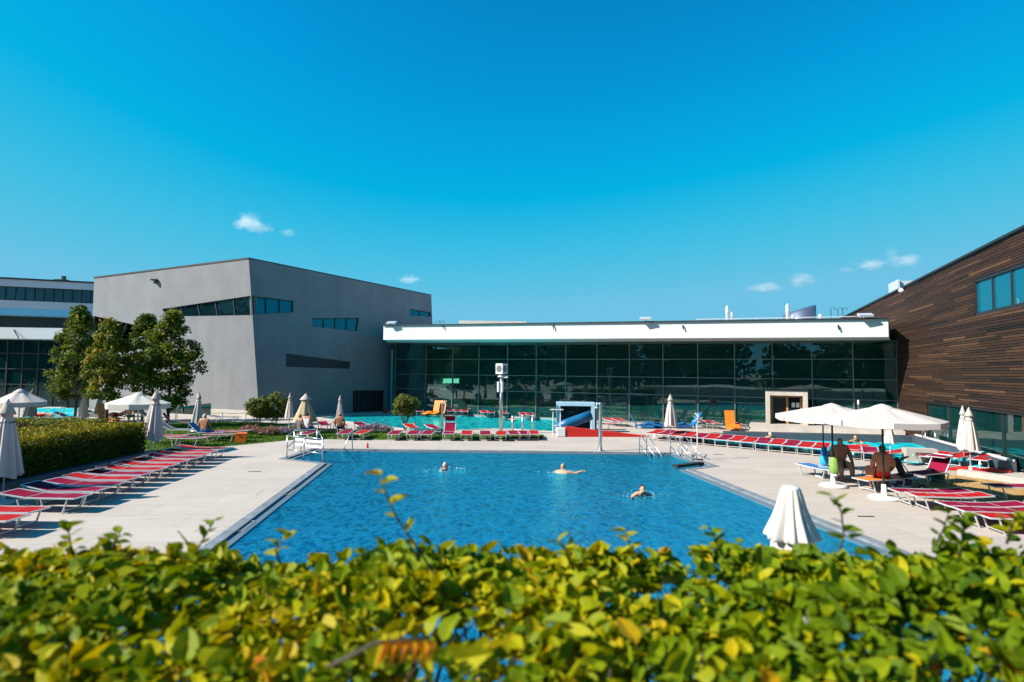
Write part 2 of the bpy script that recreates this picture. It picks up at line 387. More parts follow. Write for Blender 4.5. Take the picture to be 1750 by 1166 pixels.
M = dict(
    deck=deckmat(),
    kerb=mat('grey_steel_gutter', (.19, .215, .24), .4, var=(3, .35), bump=(30, .2)),
    gutter=mat('dark_gutter', (.10, .15, .19), .5),
    concrete=mat('pale_concrete', (.42, .39, .35), .85, var=(1.2, .12), bump=(25, .3)),
    darkrim=mat('dark_grey_stone_rim', (.055, .065, .085), .55, var=(2, .2)),
    render=mat('grey_render', (.198, .205, .217), .9, var=(.5, .09), bump=(60, .3), spec=.2),
    coping=mat('dark_metal_coping', (.010, .016, .020), .6, 0),
    white=mat('white_panel', (.58, .59, .60), .55, var=(.4, .03)),
    offwhite=mat('pale_render_panel', (.42, .47, .52), .6, var=(.4, .05)),
    steel=mat('brushed_steel', (.55, .57, .60), .3, .9),
    alu=mat('white_aluminium', (.58, .60, .62), .4, .35),
    whitepaint=mat('white_paint', (.62, .62, .61), .5),
    mullion=mat('grey_green_mullion', (.13, .18, .18), .5, .2),
    dark=mat('near_black', (.012, .014, .016), .5),
    darkmetal=mat('dark_metal', (.03, .033, .04), .4, .5),
    red=cloth('red_sling_fabric', (.50, .016, .018)),
    crimson=cloth('crimson_sling_fabric', (.29, .008, .045)),
    redpaint=mat('red_paint', (.58, .016, .006), .5),
    orange=mat('orange_plastic', (.80, .20, .012), .45),
    orangebox=mat('orange_box_plastic', (.85, .15, .005), .5),
    blue=mat('blue_plastic', (.008, .13, .34), .4),
    tubeblue=mat('blue_tarpaulin', (.003, .105, .23), .42, bump=(12, .3)),
    cyan=mat('cyan_fabric', (.01, .38, .62), .7),
    paleblue=mat('pale_blue_frame', (.36, .58, .72), .6, var=(2, .06)),
    green=mat('green_plastic', (.05, .62, .16), .5),
    greenfab=mat('green_fabric', (.18, .32, .06), .8),
    greensign=mat('green_sign', (.004, .22, .15), .5),
    wood=mat('orange_wood', (.42, .19, .05), .6, var=(6, .25)),
    black=mat('black_fabric', (.010, .011, .014), .8),
    navy=mat('navy_cloth', (.02, .03, .08), .8),
    bluecloth=mat('blue_towel', (.02, .14, .36), .9),
    teal=mat('teal_cloth', (.0, .12, .12), .8),
    grey=mat('grey_cloth', (.10, .12, .14), .8),
    whitecloth=mat('white_cloth', (.72, .72, .72), .85),
    stone=mat('stone_block', (.42, .40, .37), .85, var=(3, .2), bump=(20, .4)),
    bark=mat('tree_bark', (.055, .042, .032), .9, var=(9, .35), bump=(30, .6)),
    drygrass=mat('dry_lawn', (.36, .23, .085), .95, var=(6, .3), bump=(60, .5)),
    soil=mat('lawn_soil', (.06, .10, .015), .95, var=(2, .4)),
    ground=mat('far_ground', (.20, .20, .17), .95, var=(.1, .2)),
    terrace=mat('terrace_concrete', (.40, .38, .36), .9, var=(2, .1)),
    poolfloor=mat('blue_pool_lining', (.01, .22, .36), .5),
    hallwall=mat('hall_wall', (.16, .30, .28), .8),
    hallfloor=mat('hall_floor', (.11, .17, .165), .3),
    hallceil=mat('hall_ceiling', (.22, .36, .30), .8),
    skin=mat('tanned_skin', (.40, .19, .11), .55, spec=.35),
    skinpale=mat('fair_skin', (.55, .30, .20), .55, spec=.35),
    hairdark=mat('dark_hair', (.018, .012, .009), .7),
    hairblond=mat('fair_hair', (.38, .25, .12), .7),
    hairgrey=mat('grey_hair', (.45, .42, .40), .7),
    glasshall=bodyglass('tinted_hall_glass', (.78, .94, .91), (.018, .14, .13), .19, refl=.9, wob=.035, wscale=.35, f0=1.75),
    glasspav=bodyglass('dark_pavilion_glass', (.10, .22, .22), (.004, .035, .040), .5, refl=.8, wob=.03, f0=1.6),
    glassblue=bodyglass('reflective_blue_glass', (.10, .25, .30), (.0, .17, .26), .6, refl=.8, wob=.01, f0=1.9),
    glassdark=bodyglass('dark_window_glass', (.08, .15, .17), (.004, .022, .028), .6, refl=.7, wob=.01, f0=1.5),
    glassleft=glassmat('teal_window_glass', (.30, .55, .58), .85, wob=.01, f0=1.7),
    towel=mat('striped_towel', (.05, .25, .5), .9, var=(4, .1), alt=(.8, .35, .02)),
    flower_pink=tonemat('pink_roses', [(0, (.03, .07, .015)), (.5, (.05, .10, .02)), (.75, (.5, .12, .16)), (1, (.7, .35, .36))], .8, .2),
    lavender=tonemat('lavender_flowers', [(0, (.05, .08, .03)), (.4, (.10, .12, .06)), (.6, (.26, .15, .30)), (1, (.42, .28, .42))], .8, .2),
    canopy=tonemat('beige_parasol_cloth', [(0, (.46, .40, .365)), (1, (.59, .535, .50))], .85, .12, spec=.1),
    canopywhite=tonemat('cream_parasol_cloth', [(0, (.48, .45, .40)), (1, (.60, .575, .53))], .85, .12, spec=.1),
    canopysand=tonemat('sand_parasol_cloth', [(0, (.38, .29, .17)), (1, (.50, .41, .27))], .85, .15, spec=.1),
    canopygrey=tonemat('grey_parasol_cloth', [(0, (.12, .125, .13)), (1, (.2, .2, .2))], .85, .05, spec=.1),
    hedge=tonemat('hedge_leaf', [(0, (.03, .075, .002)), (.42, (.145, .205, .002)), (.72, (.36, .325, .002)), (.9, (.44, .24, .005)), (1, (.40, .09, .010))], .55, .30, spec=.14, noise_amt=.16, noise_scale=25, trcol=(1.35, 1.2, .5)),
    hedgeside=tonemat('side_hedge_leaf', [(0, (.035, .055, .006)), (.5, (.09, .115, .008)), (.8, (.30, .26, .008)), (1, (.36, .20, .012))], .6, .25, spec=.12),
    treeleaf=tonemat('tree_leaf', [(0, (.04, .07, .007)), (.55, (.115, .165, .010)), (.8, (.26, .26, .010)), (1, (.34, .17, .03))], .6, .40, spec=.35),
    bushleaf=tonemat('bush_leaf', [(0, (.06, .09, .012)), (.6, (.14, .18, .018)), (1, (.30, .27, .03))], .55, .3, spec=.35),
    woodleaf=tonemat('woodland_leaf', [(0, (.012, .024, .006)), (1, (.06, .085, .015))], .7, .15, spec=.2),
    grass=tonemat('lawn_grass', [(0, (.045, .11, .008)), (.6, (.09, .19, .012)), (1, (.20, .24, .03))], .7, .25, spec=.2),
    plank=tonemat('charred_timber_plank', [(0, (.010, .008, .007)), (.45, (.034, .018, .012)), (.8, (.068, .034, .018)), (.93, (.105, .054, .028)), (1, (.15, .08, .042))], .75, 0, spec=.2, noise_amt=.35, noise_scale=7),
    water=watermat('pool_water', (.0, .046, .090), (.0, .104, .166), 6.2, .62, .05, refl=(.12, .78, 1.0)),
    waterfar=watermat('turquoise_pool_water', (.0, .46, .70), (.01, .58, .84), 2.4, .3, .1, refl=(.1, .9, 1)),
    waterright=watermat('teal_pool_water', (.0, .18, .215), (.0, .25, .285), 2.0, .15, .08, refl=(.3, .85, .9)),
)
M['foam'] = mat('water_foam', (.30, .52, .58), .4)
streaky(M['render'], (1.1, 1.1, .10), .07); streaky(M['concrete'], (1.5, 1.5, .3), .15)

# ================================================================== ground, deck, pools
def offset(poly, d):
    n = len(poly); out = []
    area = sum(poly[i][0]*poly[(i+1) % n][1] - poly[(i+1) % n][0]*poly[i][1] for i in range(n))
    sg = 1 if area > 0 else -1
    for i in range(n):
        p0, p1, p2 = V(poly[i-1][:2]), V(poly[i][:2]), V(poly[(i+1) % n][:2])
        d1, d2 = (p1-p0).normalized(), (p2-p1).normalized()
        n1, n2 = V((d1.y, -d1.x))*sg, V((d2.y, -d2.x))*sg
        b = (n1+n2).normalized(); k = max(.35, b.dot(n1))
        out.append(tuple(p1 + b*(d/k)))
    return out
def px(pts, z=0): return [tuple(G(x, y, z)[:2]) for x, y in pts]

POOL = [(-5.30, 6.4), (8.65, 6.4), (7.55, 14.5), (6.6, 22.5), (7.9, 23.4), (7.3, 26.85), (-8.95, 27.0), (-9.1, 24.1), (-7.15, 23.1)]
FARPOOL = px([(548, 714.5), (640, 727), (703, 734.5), (790, 735), (838, 733), (880, 733.5), (948, 738), (950, 716.5), (850, 712.3), (680, 708.5), (615, 709)])
RIGHTPOOL = [(9.7, 31.2), (12.05, 33.0), (21.7, 31.6), (18.75, 22.6), (17.2, 23.8)]
LEFTPOOL = px([(40, 715), (134, 715), (134, 698), (40, 698)])

g = MB(); g.sheet([[(-3000, -3000), (3000, -3000), (3000, 3000), (-3000, 3000)]], -1.6)
struct(g.build('ground', M['ground']))
KERB = offset(POOL, .30)
g = MB(); g.sheet([[(-75, 3.2), (45, 3.2), (45, 75), (-75, 75)], KERB, offset(FARPOOL, .25), RIGHTPOOL, LEFTPOOL], 0)
for lp in (KERB, offset(FARPOOL, .25), RIGHTPOOL, LEFTPOOL):
    n = len(lp)
    g.add([(*p, 0) for p in lp] + [(*p, -1.5) for p in lp], [(i, (i+1) % n, n+(i+1) % n, n+i) for i in range(n)])
deck = struct(g.build('pool_deck', M['deck'], fix=False))
def ring(name, inner, outer, z0, z1, m):
    n = len(inner); k = MB()
    q = [(*p, z1) for p in inner] + [(*p, z1) for p in outer] + [(*p, z0) for p in inner] + [(*p, z0) for p in outer]
    f = []
    for i in range(n):
        j = (i+1) % n
        f += [(i, n+i, n+j, j), (i, j, 2*n+j, 2*n+i), (n+i, 3*n+i, 3*n+j, n+j)]
    k.add(q, f); return struct(k.build(name, m))
ring('pool_kerb', offset(POOL, .06), offset(POOL, .304), -1.2, .018, M['kerb'])
ring('pool_gutter', offset(POOL, -.16), offset(POOL, .058), -1.2, -.035, M['gutter'])
ring('far_pool_kerb', FARPOOL, offset(FARPOOL, .252), -1, .03, M['concrete'])
def pool(name, poly, z, m):
    k = MB(); k.sheet([poly], z); return struct(k.build(name, m))
pool('main_pool_water', offset(POOL, -.1), -.07, M['water'])
pool('far_pool_water', offset(FARPOOL, -.01), -.03, M['waterfar'])
pool('right_pool_water', offset(RIGHTPOOL, .02), .04, M['waterright'])
pool('left_pool_water', offset(LEFTPOOL, -.01), .01, M['waterfar'])
# raised dark rim of the pool on the right
k = MB()
rim = [V((*p, 0)) for p in (RIGHTPOOL[0], RIGHTPOOL[1], RIGHTPOOL[2], RIGHTPOOL[3])]
def strip(mb, a, b, w, z0, z1, side=1):
    d = (b-a).normalized(); nrm = V((d.y, -d.x, 0))*side*w
    mb.prism([tuple(p[:2]) for p in (a, b, b+nrm, a+nrm)], z0, z1)
strip(k, rim[0], rim[1], .7, -.5, .32, -1)
strip(k, rim[1], rim[2], .9, -.5, .383, -1)
struct(k.build('pool_rim', M['darkrim']))
k = MB(); strip(k, rim[2] + V((.0, .6, 0)), rim[3], .5, -.5, .40, -1)
struct(k.build('pool_rim_side', M['darkrim']))
k = MB(); strip(k, rim[2] + V((.35, .6, 0)), rim[3] + V((.35, 0, 0)), .16, .38, .47, -1)
struct(k.build('pool_rim_capstone', M['white']))
# terrace that carries the camera and the hedge in front of it
k = MB(); k.prism([(-22, -14), (30, -14), (30, 3.2), (-22, 3.2)], -1.5, 1.75)
struct(k.build('terrace', M['terrace']))
# dry lawn on the right, low pale wall behind it, plinth before the hall door
DRY = px([(1555, 822), (1600, 814), (1640, 811), (1750, 826), (1860, 845), (1900, 960), (1730, 905), (1640, 868), (1585, 853), (1555, 845)])
k = MB(); k.sheet([DRY], .006); struct(k.build('dry_lawn', M['drygrass']))
a, b = G(1636, 813), G(1900, 850)
k = MB(); strip(k, a, b, .35, 0, .22, -1)
struct(k.build('low_wall', M['concrete']))
# left lawn + strip of lawn at the far side of the pool
LAWN = px([(268, 777), (340, 767.5), (420, 760), (500, 752), (560, 751), (700, 752.3), (800, 752.8), (928, 751), (930, 744), (800, 742), (700, 741), (560, 735), (500, 727), (440, 722), (330, 722), (250, 724), (180, 726), (60, 728), (60, 741)])
k = MB(); k.sheet([LAWN], .004); struct(k.build('lawn', M['soil']))
def inside(p, poly):
    x, y = p; c = False; n = len(poly)
    for i in range(n):
        (x1, y1), (x2, y2) = poly[i], poly[i-1]
        if (y1 > y) != (y2 > y) and x < (x2-x1)*(y-y1)/(y2-y1)+x1: c = not c
    return c
def blades(poly, n, h, seed):
    rn = random.Random(seed); mb = MB()
    xs, ys = [p[0] for p in poly], [p[1] for p in poly]
    cnt = 0
    while cnt < n:
        p = (rn.uniform(min(xs), max(xs)), rn.uniform(min(ys), max(ys)))
        if not inside(p, poly): continue
        cnt += 1
        a = rn.uniform(0, 2*PI); w = rn.uniform(.012, .03); hh = h*rn.uniform(.5, 1.3)
        dx, dy = math.cos(a)*w, math.sin(a)*w
        ln = rn.uniform(-.5, .5)*hh
        pn = noise.noise(V((p[0]*.7, p[1]*.7, 0)))
        mb.add([(p[0]-dx, p[1]-dy, 0), (p[0]+dx, p[1]+dy, 0), (p[0]+dy*3*ln, p[1]-dx*3*ln+ln*.4, hh)], [(0, 1, 2)], max(0, min(1, .45+pn*.5+rn.uniform(-.25, .25))))
    return mb
tag(stuff(blades(LAWN, 52000, .075, 3).build('grass', M['grass'], fix=False)), 'short green lawn grass between the hedge and the far pool', 'grass', kind='stuff')
tag(stuff(blades(DRY, 9000, .03, 4).build('dry_grass', M['drygrass'], fix=False)), 'dry yellow grass patch beside the loungers', 'grass', kind='stuff')
# access covers let into the deck, flush to the paving
for i, (x, y, w, d, lab) in enumerate(((385, 899, 1.0, .9, 'square paved access cover in the deck near the pool corner'), (470, 842, .9, .7, 'faint rectangular deck cover beside the middle of the pool'))):
    p = G(x, y); k = MB()
    for sx, sy, lx, ly in ((0, -d/2, w, .014), (0, d/2, w, .014), (-w/2, 0, .014, d), (w/2, 0, .014, d)):
        k.box((sx, sy, .003), (lx, ly, .004))
    o = k.build('access_cover', M['stone']); o.location = p; o.rotation_euler.z = R(6)
    tag(o, lab, 'cover', 'covers in the deck')
for i, (x, y, lab) in enumerate(((435, 806, 'small dark slot drain in the paving near the railing'), (1480, 883, 'small dark drain slot in paving near white parasol bases'), (1228, 777, 'small dark drain slot near the pinwheel pole'))):
    p = G(x, y); k = MB(); k.box((0, 0, .003), (.42, .09, .008))
    for q in range(5): k.box((-.17+q*.085, 0, .008), (.03, .07, .004))
    o = k.build('drain', M['darkmetal']); o.location = p
    tag(o, lab, 'drain', 'deck drains')

# ================================================================== buildings
class Face:
    def __init__(s, p0, p1, up=None):
        s.p = V(p0); s.u = (V(p1)-s.p).normalized()
        w = V(up) if up else V((0, 0, 1))
        s.n = s.u.cross(w).normalized()
        if s.n.dot(V((0, 0, HC))-s.p) < 0: s.n = -s.n
        s.v = (w - s.u*w.dot(s.u)).normalized()
    def uv(s, x, y):
        q = onplane(x, y, s.p, s.n) - s.p
        return (q.dot(s.u), q.dot(s.v))
    def pt(s, a, b, off=0): return s.p + s.u*a + s.v*b + s.n*off
    def wall(s, mb, outer, holes=(), depth=.3, tone=.5):
        loops = [outer] + list(holes)
        pts = [q for l in loops for q in l]
        tr = tessellate_polygon([[V((a, b, 0)) for a, b in l] for l in loops])
        mb.add([s.pt(a, b) for a, b in pts], tr, tone)
        for l in holes:
            n = len(l)
            mb.add([s.pt(a, b) for a, b in l] + [s.pt(a, b, -depth) for a, b in l], [(i, (i+1) % n, n+(i+1) % n, n+i) for i in range(n)], tone)
    def panel(s, mb, poly, off, th=.02):
        n = len(poly); q = [s.pt(a, b, off) for a, b in poly] + [s.pt(a, b, off-th) for a, b in poly]
        tr = tessellate_polygon([[V((a, b, 0)) for a, b in poly]])
        mb.add(q, [tuple(t) for t in tr] + [(c+n, b+n, a+n) for a, b, c in tr] + [(i, (i+1) % n, n+(i+1) % n, n+i) for i in range(n)])
    def sbar(s, mb, a, b, w, off, th):
        mb.bar(s.pt(*a, off), s.pt(*b, off), th, w, up=s.v if abs((V(b)-V(a)).normalized().x) > .5 else s.u)
def lerp(a, b, t): return a+(b-a)*t
def window(face, quad, ncol, root, name, glass, frame, depth=.2, fw=.08, tilt=0):
    """quad: four uv corners (lower-left, lower-right, upper-right, upper-left); panes one by one"""
    win = None
    fr = MB()
    for i in range(4): face.sbar(fr, quad[i], quad[(i+1) % 4], fw, -depth+.04, .10)
    for c in range(1, ncol):
        t = c/ncol
        lo = (lerp(quad[0][0], quad[1][0], t), lerp(quad[0][1], quad[1][1], t)); hi = (lerp(quad[3][0], quad[2][0], t), lerp(quad[3][1], quad[2][1], t))
        face.sbar(fr, lo, hi, fw*.8, -depth+.045, .09)
    win = fr.build(name, frame, root)
    for c in range(ncol):
        t0, t1 = c/ncol, (c+1)/ncol
        q = [(lerp(quad[0][0], quad[1][0], t), lerp(quad[0][1], quad[1][1], t)) for t in (t0, t1)] + [(lerp(quad[3][0], quad[2][0], t), lerp(quad[3][1], quad[2][1], t)) for t in (t1, t0)]
        k = MB(); face.panel(k, q, -depth+.02, .015)
        o = k.build('pane', glass, win, origin=root.location)
    return win

# ---- grey rendered building with the leaning corner
LIT = Face((-37.2, 52, 0), (-19.2, 44.2, 0))
C0 = LIT.pt(*LIT.uv(443, 716)); C0.z = 0
C1 = LIT.pt(*LIT.uv(425, 442))
D0 = V((-11.0, 53.6, 0))
DARK = Face(C0, D0, C1 - C0)
d_uv = lambda x, y: DARK.uv(x, y)
l_uv = lambda x, y: LIT.uv(x, y)
root = thing('grey_building', 'large grey rendered building with sloping roofline and slanted ribbon windows', 'building', (-19.2, 44.2, 0), absolute=True)
lu = LIT.uv
c0u = (C0-LIT.p).dot(LIT.u)
lit_outer = [(lu(157, 600)[0], -1), (c0u, -1), (c0u, 0), lu(425, 442), lu(161, 475)]
w1 = [lu(284, 541.5), lu(431.5, 540), lu(429, 505.5), lu(277, 528)]
w1 = [lu(284, 541.5), (lu(431, 539)[0]-.02, lu(431, 539)[1]), (lu(428.9, 505.5)[0]-.02, lu(428.9, 505.5)[1]), lu(277, 528)]
wedge = [lu(160.5, 600), lu(215, 600), lu(243, 558), lu(160, 540)]
low = [lu(287, 717), lu(362, 716), lu(360.5, 689), lu(283, 698)]
k = MB(); LIT.wall(k, lit_outer, [w1, wedge, low], .35)
du = lambda x, y: DARK.uv(x, y)
D1 = DARK.pt(*du(737, 505)); D1b = DARK.uv(745, 700)
h1 = [du(432, 537.5), du(501, 534), du(501.5, 514), du(430.5, 505.8)]
h2 = [du(534, 558), du(610.5, 566.5), du(613.5, 543.5), du(533, 544)]
h3 = [du(489, 627), du(598, 630.5), du(598, 618.5), du(489, 604)]
h4 = [du(700, 540), du(736.2, 541.5), du(736.2, 534), du(701, 528)]
h5 = [du(603, 706.5), du(657.5, 707), du(657.5, 667.5), du(603, 667.5)]
h5 = [(h5[0][0], .05), (h5[1][0], .05), h5[2], h5[3]]
cl = DARK.uv(425, 442)
k.v  # outer dark face
rd = MB(); DARK.wall(rd, [(0, -1), (du(737, 600)[0]+.02, -1), du(737, 505), cl, (0, 0)], [h1, h2, h3, h4, h5], .35)
L1 = LIT.pt(*lu(161, 475)); Lb = LIT.pt(lu(157, 600)[0], 0)
B1 = L1 + (D1 - C1) + V((-2, 14, 0)); D1g = V((D1.x+.5, D1.y, -1)); Dbk = D1 + V((-3, 16, 0))
k.v += [tuple(v) for v in rd.v]; b0 = len(k.v)-len(rd.v); k.f += [tuple(i+b0 for i in f) for f in rd.f]; k.t += rd.t
wall = k.build('wall', M['render'], root, fix=False)
k = MB(); k.add([L1, C1, D1, Dbk, B1], [(0, 1, 2, 3, 4)]); k.add([Lb, L1, B1, (B1.x, B1.y, -1)], [(0, 1, 2, 3)])
k.add([D1, (D1.x, D1.y, -1), (Dbk.x, Dbk.y, -1), Dbk], [(0, 1, 2, 3)]); k.add([B1, Dbk, (Dbk.x, Dbk.y, -1), (B1.x, B1.y, -1)], [(0, 1, 2, 3)])
k.build('roof', M['coping'], root, fix=False)
k = MB(); k.bar(L1 + V((0, .12, .02)), C1 + V((0, .12, .02)), .3, .13); k.build('coping', M['coping'], root)
k = MB(); k.bar(C1 + V((-.1, .12, .02)), D1 + V((-.1, .12, .02)), .3, .13); k.build('coping', M['coping'], root)
window(LIT, w1, 5, root, 'ribbon_window', M['glassdark'], M['coping'])
window(LIT, wedge, 3, root, 'wedge_window', M['glassleft'], M['coping'])
window(LIT, low, 3, root, 'low_window', M['glassleft'], M['mullion'])
window(DARK, h1, 3, root, 'corner_window', M['glassblue'], M['coping'])
window(DARK, h2, 4, root, 'slanted_window', M['glassblue'], M['coping'])
k = MB(); DARK.panel(k, h3, -.05, .1); k.build('dark_panel', mat('dark_navy_panel', (.004, .012, .02), .5), root)
window(DARK, h4, 2, root, 'end_window', M['glassblue'], M['coping'])
dr = MB(); DARK.panel(dr, h5, -.2, .05); door = dr.build('door', M['dark'], root)
for i in range(9):
    t = (i+.5)/9; k = MB()
    DARK.sbar(k, (lerp(h5[0][0], h5[1][0], t), .1), (lerp(h5[3][0], h5[2][0], t), h5[2][1]-.05), .05, -.16, .05)
    k.build('door_slat', M['darkmetal'], door, origin=root.location)
# back rooms so that the windows look into something
for nm, F, q in (('room_behind_window', LIT, w1), ('room_behind_window', LIT, low), ('room_behind_window', LIT, wedge)):
    k = MB(); us, vs = [a for a, b in q], [b for a, b in q]
    F.panel(k, [(min(us)-.1, min(vs)-.1), (max(us)-.0, min(vs)-.1), (max(us)-.0, max(vs)+.1), (min(us)-.1, max(vs)+.1)], -.42 if q is not w1 else -.36, .02); k.build('inner_wall', M['hallwall'], root)
for q in (h1, h2, h4):
    k = MB(); us, vs = [a for a, b in q], [b for a, b in q]
    DARK.panel(k, [(min(us)+.02, min(vs)-.1), (max(us)+.02, min(vs)-.1), (max(us)+.02, max(vs)+.1), (min(us)+.02, max(vs)+.1)], -.37, .02); k.build('inner_wall', M['hallwall'], root)
p = LIT.pt(*lu(266, 481), .02); k = MB(); k.box(p + V((0, -.15, .1)), (.5, .3, .12)); k.box(p + V((.18, -.3, -.08)), (.2, .2, .3)); k.build('wall_lamp', M['darkmetal'], root)
k = MB(); LIT.panel(k, [lu(362, 717), (c0u-.1, -.2), (c0u-.1, .55), (lu(362, 717)[0], .55)], .12, .1)
k.build('wall_plinth', M['concrete'], root)

# ---- office block at the far left with bands of windows, white canopy and glass below
UP0, UP1 = V((-60, 58.2, 0)), V((-40, 65.2, 0))
UPF = Face(UP0, UP1)
root = thing('office_block', 'pale banded office block with ribbon windows behind the trees', 'building', (-50, 61, 0), absolute=True)
uu = UPF.uv
e0, e1 = uu(-60, 500)[0], uu(170, 500)[0]
zl = lambda y: uu(60, y)[1]
ztop, zw1, zw0, zb0 = zl(479), zl(491.5), zl(515), zl(540)
k = MB(); UPF.wall(k, [(e0, zw1), (e1, zw1), (e1, ztop), (e0, ztop)]); 
k.add([UPF.pt(e0, ztop), UPF.pt(e1, ztop), UPF.pt(e1, ztop, -14), UPF.pt(e0, ztop, -14)], [(0, 1, 2, 3)])
k.build('upper_band', M['offwhite'], root, fix=False)
k = MB(); UPF.wall(k, [(e0, zb0+.75), (e1, zb0+.75), (e1, zw0), (e0, zw0)]); k.build('middle_band', M['offwhite'], root, fix=False)
k = MB(); UPF.wall(k, [(e0, zb0), (e1, zb0), (e1, zb0+.74), (e0, zb0+.74)])
k.add([UPF.pt(e0, zb0), UPF.pt(e1, zb0), UPF.pt(e1, zb0, -3), UPF.pt(e0, zb0, -3)], [(0, 1, 2, 3)])
k.build('sloping_soffit_band', mat('sky_blue_panel', (.16, .48, .66), .5), root, fix=False)
k = MB(); k.bar(UPF.pt(e0, ztop+.05), UPF.pt(e1, ztop+.05), .3, .16); k.build('coping', M['coping'], root)
fr = MB()
cols = [e0 + (e1-e0)*i/14 for i in range(15)]
for c in cols: UPF.sbar(fr, (c, zw0), (c, zw1), .09, -.12, .1)
UPF.sbar(fr, (e0, zw0+.05), (e1, zw0+.05), .1, -.12, .1); UPF.sbar(fr, (e0, zw1-.05), (e1, zw1-.05), .1, -.12, .1)
ww = fr.build('ribbon_window', M['coping'], root)
for i in range(14):
    k = MB(); UPF.panel(k, [(cols[i], zw0), (cols[i+1], zw0), (cols[i+1], zw1), (cols[i], zw1)], -.15, .015); k.build('pane', M['glassleft'], ww, origin=root.location)
k = MB(); UPF.panel(k, [(e0, 0), (e1, 0), (e1, ztop-.1), (e0, ztop-.1)], -3.0, .1); k.build('inner_wall', mat('teal_inner_wall', (.02, .16, .17), .8), root)
rn = random.Random(5)
for t in (.30, .42, .55, .68, .80, .93):
    a = lerp(e0, e1, t); k = MB(); UPF.panel(k, [(a, zw0), (a+rn.uniform(.25, .5), zw0), (a+.4, zw1-.4), (a, zw1-.4)], -1.4, .05); k.build('inner_column', M['white'] if t != .55 else M['dark'], root)
# recessed dark storey under the bands
k = MB(); UPF.panel(k, [(e0, 0), (e1, 0), (e1, zb0), (e0, zb0)], -1.5, .05); k.build('recessed_wall', mat('dark_teal_wall', (.006, .02, .024), .6), root)
k = MB(); p = UPF.pt(uu(93, 480)[0], ztop+.1, -2); k.box(p + V((0, 0, .15)), (1.2, .8, .4)); k.box(p + V((.2, 0, .5)), (.3, .3, .5)); k.build('roof_unit', M['darkmetal'], root)

CNF = Face((-54, 50.5, 0), (-36, 51.8, 0))
root = thing('canopy_pavilion', 'dark glass pavilion under a flat white canopy behind the trees', 'building', (-45, 51, 0), absolute=True)
cu = CNF.uv
a0, a1 = cu(-70, 570)[0], cu(150, 570)[0]
z0, z1 = cu(40, 579)[1], cu(40, 560)[1]
k = MB(); k.prism([tuple(CNF.pt(a0, 0)[:2]), tuple(CNF.pt(a1, 0)[:2]), tuple(CNF.pt(a1, 0, -9)[:2]), tuple(CNF.pt(a0, 0, -9)[:2])], z0, z1); k.build('canopy', M['white'], root)
gl = MB(); nc = 8
for i in range(nc+1): CNF.sbar(gl, (lerp(a0, a1, i/nc), 0), (lerp(a0, a1, i/nc), z0), .1, -1.9, .12)
for z in (2.1, 3.5, 4.9): CNF.sbar(gl, (a0, z), (a1, z), .09, -1.9, .1)
fr = gl.build('window_frame', M['coping'], root)
rows = [0, 2.1, 3.5, 4.9, z0]
for i in range(nc):
    for r in range(4):
        k = MB(); CNF.panel(k, [(lerp(a0, a1, i/nc), rows[r]), (lerp(a0, a1, (i+1)/nc), rows[r]), (lerp(a0, a1, (i+1)/nc), rows[r+1]), (lerp(a0, a1, i/nc), rows[r+1])], -1.95, .015)
        k.build('pane', M['glasspav'], fr, origin=root.location)
k = MB(); CNF.panel(k, [(a0, 0), (a1, 0), (a1, z0-.02), (a0, z0-.02)], -6, .1); k.build('inner_wall', M['hallwall'], root)
for x in (8, 24):
    p = CNF.pt(*cu(x, 564), .03); k = MB(); k.bar(p, p + V((.9 if x > 10 else .1, -.5, -.75 if x > 10 else -.1)), .06); k.build('canopy_bracket', M['darkmetal'], root) if x > 10 else None

# ---- glass swimming hall
GP = V((-3.71, 49.5, 0)); gd = V((27.8, -12.9, 0)).normalized()
HALL = Face(GP, GP + gd)
hu = HALL.uv
root = thing('swimming_hall', 'long dark glass swimming hall with white fascia roof', 'building', (9, 46, 0), absolute=True)
mx = [676, 728, 773.6, 818.6, 867.7, 916.6, 967, 1020.5, 1075.7, 1133.3, 1192.7, 1255.5, 1320.3, 1387.8, 1458, 1533]
mu = [hu(x, 640)[0] for x in mx]
F0, F1 = V((-10.4, 47.2, 0)), V((21.8, 33.8, 0)); fdir = (F1-F0).normalized(); FLEN = (F1-F0).length
def soff(p): return 6.15 - .27*(V((p[0], p[1], 0))-F0).dot(fdir)/FLEN          # the soffit falls slightly to the right
def rtop(p): return 7.28 - .35*(V((p[0], p[1], 0))-F0).dot(fdir)/FLEN
GT = 5.9
zr = [.0, 2.09, 3.37, 4.68, GT]
curtain = MB()
HALL.sbar(curtain, (mu[0], .05), (mu[-1], .05), .1, 0, .12)
wf = curtain.build('curtain_wall', M['mullion'], root)
for a in mu:
    k = MB(); HALL.sbar(k, (a, 0), (a, soff(HALL.pt(a, 0))), .055, .02, .12); k.build('mullion', M['mullion'], wf, origin=root.location)
for z in zr[1:4]:
    k = MB(); HALL.sbar(k, (mu[0], z), (mu[-1], z), .05, .025, .10); k.build('transom', M['mullion'], wf, origin=root.location)
DOORCOL = 12
for i in range(15):
    for r in range(4):
        if i == DOORCOL and r == 0: continue
        t0, t1 = (zr[r+1], zr[r+1]) if r < 3 else (soff(HALL.pt(mu[i], 0)), soff(HALL.pt(mu[i+1], 0)))
        k = MB(); HALL.panel(k, [(mu[i], zr[r]), (mu[i+1], zr[r]), (mu[i+1], t1), (mu[i], t0)], -.02, .02)
        k.build('pane', M['glasshall'], wf, origin=root.location)
FB0, FB1 = V((-3.5, 74, 0)), V((30, 56, 0))
